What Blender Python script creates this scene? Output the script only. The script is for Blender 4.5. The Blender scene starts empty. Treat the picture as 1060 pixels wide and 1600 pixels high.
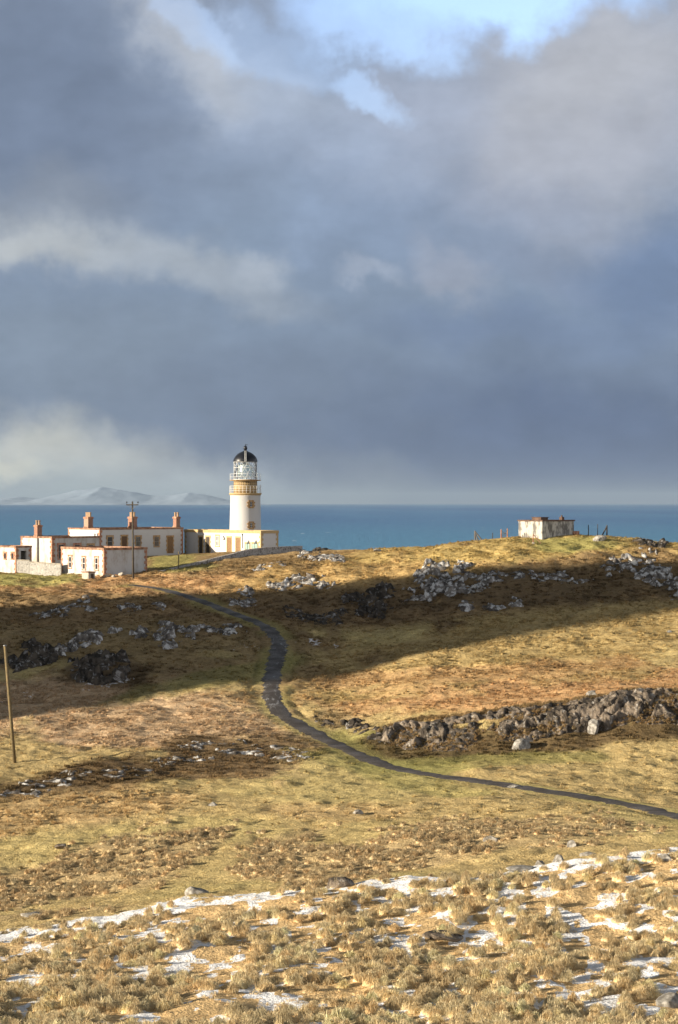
import bpy, math, random
import numpy as np
from mathutils import Vector
C = bpy.context.scene.collection
scene = bpy.context.scene
R = math.radians

def lin(r, g, b, k=1.0):
    f = lambda c: ((c / 255 + .055) / 1.055) ** 2.4 if c > 10 else c / 255 / 12.92
    return (f(r) * k, f(g) * k, f(b) * k, 1.0)

# ------------------------------------------------------------------ camera
cd = bpy.data.cameras.new('camera'); cam = bpy.data.objects.new('camera', cd); C.objects.link(cam)
cd.sensor_fit = 'VERTICAL'; cd.sensor_height = 24; cd.lens = 45
cd.shift_y = -14 / 1600; cd.clip_start = .5; cd.clip_end = 300000
cam.location = (0, 0, 35); cam.rotation_euler = (R(90), 0, 0)
scene.camera = cam

# ------------------------------------------------------------------ exposure, sun, sky
EXPO = 1.42
SUN_AZ, SUN_EL = 20, 13        # the sun stands to the left, a little behind the camera, low in the sky
scene.view_settings.view_transform = 'Standard'; scene.view_settings.look = 'None'
scene.view_settings.gamma = 1; scene.view_settings.exposure = EXPO
scene.cycles.max_bounces = 5; scene.cycles.diffuse_bounces = 3; scene.cycles.transparent_max_bounces = 6
sd = bpy.data.lights.new('sun', 'SUN'); sun = bpy.data.objects.new('sun', sd); C.objects.link(sun)
sd.energy = 4.8; sd.angle = R(.8); sd.color = (1, .885, .71)
to_sun = Vector((-math.cos(R(SUN_AZ)) * math.cos(R(SUN_EL)), -math.sin(R(SUN_AZ)) * math.cos(R(SUN_EL)), math.sin(R(SUN_EL))))
sun.rotation_euler = to_sun.to_track_quat('Z', 'Y').to_euler()

world = bpy.data.worlds.new('World'); scene.world = world; world.use_nodes = True
wn, wl = world.node_tree.nodes, world.node_tree.links
wn.clear()
SKY = .1
CLEAR = (1.55, 1.38, 1.5)        # grade of the clear sky seen in the breaks
def W(t, **k):
    n = wn.new(t)
    for a, v in k.items(): setattr(n, a, v)
    return n
def wmath(op, a, b=None):
    n = W('ShaderNodeMath', operation=op)
    for i, v in enumerate((a, b)):
        if v is None: continue
        if hasattr(v, 'is_output'): wl.new(v, n.inputs[i])
        else: n.inputs[i].default_value = v
    return n.outputs[0]
tc = W('ShaderNodeTexCoord'); sep = W('ShaderNodeSeparateXYZ'); wl.new(tc.outputs['Generated'], sep.inputs[0])
az = wmath('MULTIPLY', wmath('ARCTAN2', sep.outputs[0], sep.outputs[1]), 30)      # bearing and height above the horizon, 1.9 degrees to the unit
el = wmath('MULTIPLY', wmath('ARCSINE', sep.outputs[2]), 30)
comb = W('ShaderNodeCombineXYZ'); wl.new(az, comb.inputs[0]); wl.new(el, comb.inputs[1])
def wnoise(scale, detail, rough=.55, stretch=(1, 1, 1)):
    mp = W('ShaderNodeMapping'); mp.inputs['Scale'].default_value = stretch; wl.new(comb.outputs[0], mp.inputs[0])
    n = W('ShaderNodeTexNoise'); n.inputs['Scale'].default_value = scale; n.inputs['Detail'].default_value = detail; n.inputs['Roughness'].default_value = rough
    wl.new(mp.outputs[0], n.inputs['Vector']); return n
def warp(scale, amt, base, detail=5):
    n = wnoise(scale, detail)
    s = W('ShaderNodeVectorMath', operation='SUBTRACT'); wl.new(n.outputs['Color'], s.inputs[0]); s.inputs[1].default_value = (.5, .5, .5)
    m = W('ShaderNodeVectorMath', operation='SCALE'); wl.new(s.outputs[0], m.inputs[0]); m.inputs['Scale'].default_value = amt
    a = W('ShaderNodeVectorMath', operation='ADD'); wl.new(base, a.inputs[0]); wl.new(m.outputs[0], a.inputs[1])
    return a.outputs[0]
cuv = warp(.45, 2.0, comb.outputs[0])
cuv = warp(1.6, .6, cuv)
cuv = warp(5.0, .16, cuv)
def cloud_blob(px, py, rx, ry, rot, soft=(0, .85), src=None):
    mp = W('ShaderNodeMapping', vector_type='TEXTURE')
    mp.inputs['Location'].default_value = ((px - 530) / 100, (786 - py) / 100, 0)
    mp.inputs['Rotation'].default_value = (0, 0, R(rot)); mp.inputs['Scale'].default_value = (rx / 100, ry / 100, 1)
    wl.new(src or cuv, mp.inputs[0])
    # flatten z so the blob is an ellipse in bearing and height
    g = W('ShaderNodeTexGradient', gradient_type='SPHERICAL')
    fl = W('ShaderNodeVectorMath', operation='MULTIPLY'); fl.inputs[1].default_value = (1, 1, 0); wl.new(mp.outputs[0], fl.inputs[0])
    wl.new(fl.outputs[0], g.inputs[0])
    r = W('ShaderNodeMapRange', interpolation_type='SMOOTHSTEP'); r.inputs[1].default_value = soft[0]; r.inputs[2].default_value = soft[1]
    wl.new(g.outputs['Fac'], r.inputs[0])
    return r.outputs[0]
def wmix(fac, a, b, s=1.0):
    m = W('ShaderNodeMix', data_type='RGBA')
    f = wmath('MULTIPLY', fac, s)
    wl.new(f, m.inputs[0])
    for i, v in ((6, a), (7, b)):
        if hasattr(v, 'is_output'): wl.new(v, m.inputs[i])
        else: m.inputs[i].default_value = v
    return m.outputs[2]
K = 1 / (SKY * 2 ** EXPO)
def cc(r, g, b): return lin(r, g, b, K)
ramp = W('ShaderNodeValToRGB'); cr = ramp.color_ramp
wl.new(wmath('DIVIDE', wmath('MAXIMUM', el, 0), 47.2), ramp.inputs[0])
stops = [(0, (112, 125, 153)), (1.2, (116, 131, 160)), (2.6, (130, 146, 173)), (4.2, (138, 155, 183)), (6, (150, 164, 192)), (8.5, (150, 163, 190)), (13, (130, 141, 158)), (47, (108, 115, 126))]
for i, (v, c) in enumerate(stops):
    e = cr.elements[i] if i < 2 else cr.elements.new(v / 47.2)
    e.position = v / 47.2; e.color = lin(*c)
sc_ = W('ShaderNodeVectorMath', operation='SCALE'); wl.new(ramp.outputs[0], sc_.inputs[0]); sc_.inputs['Scale'].default_value = K
col = sc_.outputs[0]
CLOUDS = [   # bearing/height as (column, row) of the survey, radii, tilt, colour, weight
    (80, 150, 400, 400, 0, (122, 136, 164), 1.0),
    (40, 330, 260, 90, 0, (150, 157, 172), .5),
    (900, 190, 420, 260, 8, (180, 184, 201), .95),
    (960, 110, 260, 120, 10, (190, 192, 204), .6),
    (640, 190, 190, 130, 10, (172, 182, 208), .7),
    (420, 160, 330, 110, -32, (178, 190, 215), .85),
    (300, 70, 200, 75, -48, (186, 192, 208), .85),
    (560, 260, 260, 110, -12, (160, 174, 203), .7),
    (640, 350, 300, 110, 0, (140, 157, 189), .6),
    (860, 330, 260, 90, -15, (160, 168, 192), .5),
    (90, 392, 380, 80, -6, (188, 194, 205), .62),
    (20, 400, 220, 56, 0, (205, 208, 213), .5),
    (320, 440, 260, 64, -16, (178, 186, 201), .55),
    (400, 425, 70, 46, 10, (180, 189, 207), .7),
    (480, 370, 90, 50, 30, (150, 168, 200), .6),
    (100, 565, 420, 130, -3, (136, 150, 172), .7),
    (580, 424, 70, 26, -8, (168, 179, 203), .7),
    (690, 420, 110, 50, -42, (164, 171, 192), .7),
    (830, 420, 190, 70, -10, (140, 152, 180), .6),
    (1050, 440, 240, 150, 10, (108, 129, 170), .6),
    (760, 520, 260, 70, -6, (116, 134, 170), .6),
    (960, 530, 200, 50, 6, (124, 142, 176), .5),
    (420, 610, 420, 90, -3, (122, 136, 162), .7),
    (900, 690, 620, 160, 0, (100, 116, 150), .95),
    (500, 750, 240, 80, -6, (138, 148, 166), .55),
    (120, 710, 380, 95, -8, (192, 196, 200), .8),
    (40, 712, 260, 60, -6, (212, 212, 208), .65),
    (10, 735, 130, 26, -10, (236, 231, 216), .85),
    (330, 765, 320, 60, -4, (180, 188, 199), .8),
    (110, 800, 430, 85, 0, (186, 195, 201), .9),
]
for (px, py, rx, ry, rot, c, s) in CLOUDS:
    col = wmix(cloud_blob(px, py, rx, ry, rot), col, cc(*c), s)
# fine texture of the cloud
tex = wnoise(.9, 7, .6, (1, 1.6, 1))
tm = W('ShaderNodeMapRange'); tm.inputs[1].default_value = .3; tm.inputs[2].default_value = .7; tm.inputs[3].default_value = .90; tm.inputs[4].default_value = 1.10
wl.new(tex.outputs['Fac'], tm.inputs[0])
_gr = W('ShaderNodeVectorMath', operation='MULTIPLY'); wl.new(col, _gr.inputs[0]); _gr.inputs[1].default_value = (.97, .985, .935); col = _gr.outputs[0]
sc2 = W('ShaderNodeVectorMath', operation='SCALE'); wl.new(col, sc2.inputs[0]); wl.new(tm.outputs[0], sc2.inputs['Scale'])
col = sc2.outputs[0]
# unseen sky to the sides and behind is darkened to weaken the fill
away = W('ShaderNodeMapRange', interpolation_type='SMOOTHSTEP'); away.inputs[1].default_value = 9; away.inputs[2].default_value = 40
wl.new(wmath('ABSOLUTE', az), away.inputs[0])
col = wmix(away.outputs[0], col, cc(98, 105, 116), .9)
# bright low band added to the unseen right sky, to fill right-facing walls
right_fill = W('ShaderNodeMapRange', interpolation_type='SMOOTHSTEP'); right_fill.inputs[1].default_value = 16; right_fill.inputs[2].default_value = 34; wl.new(az, right_fill.inputs[0])
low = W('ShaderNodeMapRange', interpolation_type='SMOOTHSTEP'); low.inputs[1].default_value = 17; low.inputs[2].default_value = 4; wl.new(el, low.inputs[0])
col = wmix(wmath('MULTIPLY', right_fill.outputs[0], low.outputs[0]), col, lin(230, 234, 242, K * 2.3), 1.0)
# unseen left sky brightened as extra fill for shaded wall and slopes
left_fill = W('ShaderNodeMapRange', interpolation_type='SMOOTHSTEP'); left_fill.inputs[1].default_value = -20; left_fill.inputs[2].default_value = -42; wl.new(az, left_fill.inputs[0])
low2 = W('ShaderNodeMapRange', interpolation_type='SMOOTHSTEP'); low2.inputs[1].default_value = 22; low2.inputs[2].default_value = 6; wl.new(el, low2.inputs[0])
col = wmix(wmath('MULTIPLY', left_fill.outputs[0], low2.outputs[0]), col, lin(226, 228, 230, K * 1.3), 1.0)
# breaks in the cloud: the clear sky shows
st = W('ShaderNodeTexSky'); st.sky_type = 'NISHITA'; st.sun_disc = False
st.sun_elevation = R(SUN_EL); st.sun_rotation = math.atan2(to_sun.x, to_sun.y); st.air_density = 1.0; st.dust_density = .6; st.ozone_density = 2.0
_cl = W('ShaderNodeVectorMath', operation='MULTIPLY'); wl.new(st.outputs[0], _cl.inputs[0]); _cl.inputs[1].default_value = CLEAR
clear = _cl.outputs[0]
BREAKS = [(760, -10, 320, 110, 3, .95), (590, 45, 210, 75, -12, .6), (300, 40, 110, 45, -35, .25), (420, 70, 170, 50, -22, .2), (575, 145, 100, 40, -30, .4)]
for (px, py, rx, ry, rot, s) in BREAKS:
    col = wmix(cloud_blob(px, py, rx, ry, rot, (.05, .6)), col, clear, s)
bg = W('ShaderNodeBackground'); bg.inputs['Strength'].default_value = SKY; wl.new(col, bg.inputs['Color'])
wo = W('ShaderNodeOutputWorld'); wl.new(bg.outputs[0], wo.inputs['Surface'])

# ------------------------------------------------------------------ small helpers
def tag(o, label=None, cat=None, group=None, kind=None):
    if label: o['label'] = label
    if cat: o['category'] = cat
    if group: o['group'] = group
    if kind: o['kind'] = kind
    return o
def thing(name, label, cat, loc, rz=0, group=None):
    o = bpy.data.objects.new(name, None); C.objects.link(o); o.empty_display_size = .5
    o.location = loc; o.rotation_euler = (0, 0, rz)
    return tag(o, label, cat, group)
class MB:
    def __init__(s): s.v = []; s.f = []
    def box(s, x0, x1, y0, y1, z0, z1):
        b = len(s.v)
        s.v += [(x, y, z) for z in (z0, z1) for (x, y) in ((x0, y0), (x1, y0), (x1, y1), (x0, y1))]
        s.f += [tuple(b + i for i in q) for q in ((3, 2, 1, 0), (4, 5, 6, 7), (0, 1, 5, 4), (1, 2, 6, 5), (2, 3, 7, 6), (3, 0, 4, 7))]
        return s
    def tube(s, p, q, r0, r1=None, n=8):
        p, q = Vector(p), Vector(q); r1 = r0 if r1 is None else r1
        d = (q - p).normalized(); a = d.orthogonal().normalized(); c = d.cross(a); b = len(s.v)
        for (o, r) in ((p, r0), (q, r1)):
            for i in range(n):
                t = 2 * math.pi * i / n; s.v.append(tuple(o + a * (r * math.cos(t)) + c * (r * math.sin(t))))
        for i in range(n): s.f.append((b + i, b + (i + 1) % n, b + n + (i + 1) % n, b + n + i))
        s.f.append(tuple(b + i for i in reversed(range(n)))); s.f.append(tuple(b + n + i for i in range(n)))
        return s
    def lathe(s, prof, n=40, c=(0, 0)):
        b = len(s.v)
        for (r, z) in prof:
            for i in range(n):
                t = 2 * math.pi * i / n; s.v.append((c[0] + r * math.cos(t), c[1] + r * math.sin(t), z))
        for k in range(len(prof) - 1):
            for i in range(n):
                s.f.append((b + k * n + i, b + k * n + (i + 1) % n, b + (k + 1) * n + (i + 1) % n, b + (k + 1) * n + i))
        if prof[0][0] > .001: s.f.append(tuple(b + i for i in reversed(range(n))))
        if prof[-1][0] > .001: s.f.append(tuple(b + (len(prof) - 1) * n + i for i in range(n)))
        return s
    def build(s, name, mat, parent=None, smooth=False):
        m = bpy.data.meshes.new(name); m.from_pydata(s.v, [], s.f); m.materials.append(mat); m.update()
        if smooth: m.polygons.foreach_set('use_smooth', [True] * len(m.polygons))
        o = bpy.data.objects.new(name, m); C.objects.link(o); o.parent = parent
        return o
def np_mesh(name, V, T, mat, cols=None, smooth=False, parent=None, attrs=None, mats=None, midx=None):
    V = np.asarray(V, np.float32); T = np.asarray(T, np.int32); k = T.shape[1]
    m = bpy.data.meshes.new(name)
    m.vertices.add(len(V)); m.vertices.foreach_set('co', V.ravel())
    m.loops.add(T.size); m.loops.foreach_set('vertex_index', T.ravel())
    m.polygons.add(len(T)); m.polygons.foreach_set('loop_start', np.arange(0, T.size, k, dtype=np.int32))
    if smooth: m.polygons.foreach_set('use_smooth', np.ones(len(T), bool))
    m.materials.append(mat)
    if cols is not None:
        a = m.attributes.new('veg', 'FLOAT_COLOR', 'POINT')
        a.data.foreach_set('color', np.concatenate([cols, np.ones((len(V), 1))], 1).astype(np.float32).ravel())
    for nm, arr in (attrs or {}).items():
        a = m.attributes.new(nm, 'FLOAT', 'POINT'); a.data.foreach_set('value', np.asarray(arr, np.float32))
    m.update(calc_edges=True); m.validate()
    o = bpy.data.objects.new(name, m); C.objects.link(o); o.parent = parent
    return o

# ------------------------------------------------------------------ terrain maths
F, CX, HY, CAMZ = 3000.0, 530.0, 786.0, 35.0     # survey of the photograph: focal length (px), centre, horizon row, eye height (m)
R_ = np.random.RandomState

def _hash(ix, iy, seed):
    h = (ix.astype(np.int64) * 374761393 + iy.astype(np.int64) * 668265263 + seed * 1442695041) & 0x7fffffff
    h = ((h ^ (h >> 13)) * 1274126177) & 0x7fffffff
    return ((h ^ (h >> 16)) & 0xffff) / 65535.0

def vnoise(x, y, seed=0):
    x = np.asarray(x, float); y = np.asarray(y, float)
    ix = np.floor(x); iy = np.floor(y); fx = x - ix; fy = y - iy
    fx = fx * fx * fx * (fx * (fx * 6 - 15) + 10); fy = fy * fy * fy * (fy * (fy * 6 - 15) + 10)
    a = _hash(ix, iy, seed); b = _hash(ix + 1, iy, seed); c = _hash(ix, iy + 1, seed); d = _hash(ix + 1, iy + 1, seed)
    return (a + (b - a) * fx) * (1 - fy) + (c + (d - c) * fx) * fy

def fbm(x, y, octv=4, seed=0):
    s = 0; a = .5; t = 0
    for o in range(octv):
        s = s + a * vnoise(x * 2 ** o + 17.3 * o, y * 2 ** o - 9.1 * o, seed + o); t += a; a *= .5
    return s / t

def sst(e0, e1, x):
    t = np.clip((x - e0) / (e1 - e0), 0, 1)
    return t * t * (3 - 2 * t)

# long profiles of the land seen along five bearings: (distance, picture row)
PROFILES = {
    -260: [(30, 1760), (62, 1600), (78, 1525), (93, 1462), (101, 1448), (113, 1412), (126, 1352), (140, 1275), (155, 1208), (170, 1152), (185, 1105), (200, 1048), (215, 992), (230, 945), (245, 912), (258, 897), (280, 889), (320, 884), (350, 940), (380, 1080), (460, 1300)],
    0:   [(30, 1760), (62, 1600), (78, 1520), (92, 1452), (100, 1437), (112, 1403), (125, 1345), (140, 1270), (155, 1200), (170, 1145), (185, 1098), (200, 1040), (215, 985), (230, 941), (245, 908), (254, 896), (262, 893), (280, 884), (320, 878), (350, 930), (380, 1070), (460, 1300)],
    130: [(30, 1760), (62, 1600), (78, 1517), (92, 1440), (100, 1424), (112, 1388), (125, 1330), (140, 1263), (155, 1200), (170, 1148), (185, 1095), (200, 1036), (215, 981), (230, 938), (243, 912), (250, 904), (262, 895), (280, 883), (320, 878), (350, 930), (380, 1070), (460, 1300)],
    265: [(30, 1760), (62, 1600), (78, 1512), (93, 1424), (101, 1406), (112, 1370), (125, 1315), (140, 1255), (155, 1203), (170, 1150), (185, 1090), (200, 1031), (215, 976), (230, 932), (241, 908), (250, 893), (256, 892), (266, 884), (280, 868), (300, 864), (320, 864), (350, 930), (380, 1070), (460, 1300)],
    400: [(30, 1760), (62, 1600), (78, 1506), (94, 1404), (102, 1388), (114, 1350), (127, 1298), (140, 1252), (155, 1203), (168, 1158), (182, 1106), (197, 1050), (212, 995), (226, 948), (240, 905), (250, 886), (258, 878), (270, 868), (282, 864), (310, 862), (340, 930), (370, 1080), (460, 1300)],
    530: [(30, 1760), (62, 1600), (78, 1500), (95, 1384), (103, 1368), (115, 1330), (128, 1285), (140, 1250), (155, 1206), (168, 1165), (180, 1120), (195, 1064), (210, 1010), (222, 962), (236, 914), (250, 878), (260, 862.5), (270, 861), (285, 875), (310, 960), (345, 1100), (460, 1300)],
    650: [(30, 1760), (62, 1600), (78, 1495), (95, 1370), (103, 1353), (116, 1310), (130, 1268), (143, 1238), (155, 1208), (163, 1185), (169, 1140), (180, 1090), (195, 1042), (208, 1000), (218, 968), (230, 925), (242, 885), (252, 862), (259, 856), (266, 858), (280, 890), (310, 980), (345, 1100), (460, 1300)],
    800: [(30, 1760), (62, 1600), (78, 1490), (95, 1354), (104, 1336), (118, 1292), (132, 1256), (146, 1226), (157, 1198), (164, 1172), (169, 1108), (181, 1073), (196, 1026), (208, 985), (216, 960), (226, 924), (238, 878), (248, 850), (255, 839.5), (262, 840), (275, 870), (300, 960), (345, 1100), (460, 1300)],
    930: [(30, 1760), (62, 1600), (78, 1483), (95, 1340), (104, 1323), (119, 1286), (134, 1259), (148, 1228), (157, 1198), (165, 1158), (170, 1094), (183, 1058), (198, 1014), (209, 976), (217, 950), (227, 915), (239, 872), (250, 845), (258, 834.5), (266, 834), (278, 865), (300, 950), (345, 1100), (460, 1300)],
    1060: [(30, 1760), (62, 1600), (78, 1475), (96, 1326), (105, 1312), (121, 1286), (138, 1268), (151, 1225), (159, 1185), (166, 1142), (171, 1082), (185, 1046), (199, 1003), (210, 966), (219, 937), (229, 904), (241, 870), (252, 853), (259, 850), (268, 855), (282, 890), (305, 980), (345, 1100), (460, 1300)],
    1320: [(30, 1760), (62, 1600), (78, 1465), (97, 1310), (106, 1298), (123, 1280), (140, 1264), (153, 1218), (160, 1175), (167, 1125), (172, 1075), (187, 1036), (200, 992), (211, 955), (221, 928), (231, 900), (243, 872), (254, 858), (261, 855), (270, 862), (284, 900), (307, 990), (345, 1100), (460, 1300)],
}
_yg = np.arange(20, 460.01, .5)
_azk = np.array([(k - CX) / F for k in PROFILES])
_prof = []
for _k, _pts in PROFILES.items():
    _a = np.array(_pts, float)
    _z = np.interp(_yg, _a[:, 0], CAMZ - (_a[:, 1] - HY) / F * _a[:, 0])
    _w = np.exp(-np.linspace(-3, 3, 13) ** 2 / 2); _w /= _w.sum()
    _prof.append(np.convolve(np.pad(_z, 6, mode='edge'), _w, 'valid'))
_prof = np.array(_prof)
_azg = np.linspace(_azk[0], _azk[-1], 420)
_tab = np.array([np.interp(_azg, _azk, _prof[:, j]) for j in range(len(_yg))])          # [Y, az]
_kw = np.exp(-np.linspace(-2.2, 2.2, 45) ** 2 / 2); _kw /= _kw.sum()
_tab = np.array([np.convolve(np.pad(r, 22, mode='edge'), _kw, 'valid') for r in _tab])

def smooth_land(X, Y):
    X = np.asarray(X, float); Y = np.asarray(Y, float)
    Yc = np.clip(Y, 30, 459.4)
    j = (Yc - 20) / .5; j0 = np.floor(j).astype(int); fj = j - j0
    i = np.clip((X / Yc - _azg[0]) / (_azg[1] - _azg[0]), 0, len(_azg) - 1.001); i0 = np.floor(i).astype(int); fi = i - i0
    z = (_tab[j0, i0] * (1 - fi) + _tab[j0, i0 + 1] * fi) * (1 - fj) + (_tab[j0 + 1, i0] * (1 - fi) + _tab[j0 + 1, i0 + 1] * fi) * fj
    z = np.where(Y < 30, z + (30 - Y) * .27, z)
    z = np.where(Y < 4, np.minimum(z, CAMZ - 1.65), z)
    return np.where(Y > 459, z - (Y - 459) * .6, z)
# the crag outside the picture on the left, whose shadow crosses the moor
_A = R(SUN_AZ)
CRAG_W = -92.0
CRAG = [(158, 9), (170, 15.5), (177, 22), (181, 25.8), (184, 31), (187, 46), (192, 56), (205, 60), (213, 52.6), (216.5, 49.6), (222.5, 46.5), (224.5, 40.7), (226, 36.6), (228, 32), (230, 28), (240, 20), (256, 8)]
def crag(X, Y, z):
    u = -X * math.sin(_A) + Y * math.cos(_A); w = X * math.cos(_A) + Y * math.sin(_A)
    cu, ch = np.array(CRAG, float).T
    top = np.interp(u, cu, ch) - CRAG_W * math.tan(R(SUN_EL)) + (fbm(u / 3.5, u * 0 + 3, 4, 77) - .5) * 6
    k = np.exp(-((w - CRAG_W) / np.where(w < CRAG_W, 30, 17)) ** 2) * sst(156, 170, u) * sst(258, 244, u)
    return z + np.maximum(top - z, 0) * k * np.where(k > .5, 1, sst(0, .5, k))

def hit(px, py, fn=smooth_land):
    Y = np.arange(45, 330, .05); X = (px - CX) / F * Y
    r = HY + (CAMZ - fn(X, Y)) / Y * F
    k = int(np.argmax(np.minimum.accumulate(r) <= py)) if r.min() <= py else int(np.argmin(r))
    return float(X[k]), float(Y[k])

# the path, walked from the lighthouse down to the right edge
PATH_ROWS = [(205, 914), (245, 919), (290, 931), (330, 945), (360, 957), (388, 967), (412, 977), (427, 989), (436, 1003), (435, 1022), (428, 1045), (424, 1070), (427, 1095), (437, 1113), (458, 1128), (490, 1145), (530, 1165), (570, 1184), (610, 1198), (650, 1207), (720, 1217), (800, 1228), (870, 1239), (950, 1251), (1010, 1263), (1060, 1276), (1120, 1292), (1200, 1312)]
_pp = np.array([hit(*p) for p in PATH_ROWS])
_s = np.concatenate([[0], np.cumsum(np.hypot(*np.diff(_pp, axis=0).T))])
_sr = np.arange(0, _s[-1], .4)
_px = np.interp(_sr, _s, _pp[:, 0]); _py = np.interp(_sr, _s, _pp[:, 1])
def _sm(a, n=9):
    k = np.hanning(n + 2)[1:-1]; k /= k.sum(); h = n // 2
    return np.convolve(np.pad(a, h, mode='reflect', reflect_type='odd'), k, 'valid')
PX, PY = _sm(_px), _sm(_py)
PZ = _sm(smooth_land(PX, PY), 15)
_t = np.stack([np.gradient(PX), np.gradient(PY)], 1); _t /= np.linalg.norm(_t, axis=1)[:, None]
def near_path(X, Y):
    """distance to the path, signed side and the path's height there"""
    X = np.asarray(X, float); Y = np.asarray(Y, float); sh = X.shape; x = X.ravel(); y = Y.ravel()
    d = np.full(x.size, 99.); sd_ = np.full(x.size, 99.); z = np.zeros(x.size)
    m = np.where((y > PY.min() - 8) & (y < PY.max() + 8) & (x > PX.min() - 8) & (x < PX.max() + 8))[0]
    for c in np.array_split(m, max(1, len(m) // 20000)):
        D = (x[c, None] - PX) ** 2 + (y[c, None] - PY) ** 2
        k = D.argmin(1); d[c] = np.sqrt(D[np.arange(len(c)), k]); z[c] = PZ[k]
        sd_[c] = d[c] * np.sign(_t[k, 0] * (y[c] - PY[k]) - _t[k, 1] * (x[c] - PX[k]))
    return d.reshape(sh), sd_.reshape(sh), z.reshape(sh)

_ex = np.array([(-200, 1468), (0, 1450), (150, 1432), (300, 1411), (450, 1393), (560, 1381), (700, 1366), (800, 1353), (930, 1338), (1060, 1325), (1260, 1305)], float)
def rows_of(X, Y, Z):
    Yc = np.maximum(Y, 20)
    return CX + F * X / Yc, HY + (CAMZ - Z) / Yc * F
def lip(X, Y):
    """metres this side (+) of the snowy lip where the near slope ends"""
    px = CX + F * X / np.maximum(Y, 20); z = smooth_land(X, Y)
    return (HY + (CAMZ - z) / np.maximum(Y, 20) * F - np.interp(px, _ex[:, 0], _ex[:, 1])) / 6.0

def land(X, Y):
    X = np.asarray(X, float); Y = np.asarray(Y, float)
    z = smooth_land(X, Y)
    fade = sst(40, 60, Y)
    z = z + fade * ((fbm(X / 9, Y / 9, 3, 5) - .5) * .9 + (fbm(X / 2.2, Y / 2.2, 3, 9) - .5) * .38 + (fbm(X / .7, Y / .7, 2, 13) - .5) * .16)
    hum = sst(118, 128, Y) * sst(262, 250, Y) * sst(.38, .6, fbm(X / 13, Y / 13, 2, 17))
    z = z + (.12 + .88 * hum) * sst(100, 118, Y) * sst(265, 255, Y) * (fbm(X / 1.5, Y / .9, 4, 19) - .5) * .34
    rough = sst(205, 222, Y) * sst(262, 246, Y)
    z = z + rough * (fbm(X / 3.5, Y / 3.5, 4, 21) - .5) * 1.3
    d, sd_, pz = near_path(X, Y)
    z = z * sst(1.2, 3.2, d) + (pz) * (1 - sst(1.2, 3.2, d))
    ditch = np.exp(-((sd_ - 2.0) / .45) ** 2) * sst(176, 182, Y) * sst(216, 208, Y) + np.exp(-((sd_ + 2.0) / .45) ** 2) * sst(186, 190, Y) * sst(216, 208, Y)
    z = z - .28 * ditch * sst(.3, .55, fbm(X / 2, Y / 4, 2, 92))
    out = np.abs(X) / np.maximum(Y + 60, 10)
    z = z - sst(.75, 1.0, out) * 30
    return crag(X, Y, z)

def blob(px, py, cx, cy, rx, ry, rot, wob):
    a = R(rot); dx = px - cx; dy = py - cy
    x = (dx * math.cos(a) - dy * math.sin(a)) / rx; y = (dx * math.sin(a) + dy * math.cos(a)) / ry
    return sst(1.3, .7, np.hypot(x, y) + wob)

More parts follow.
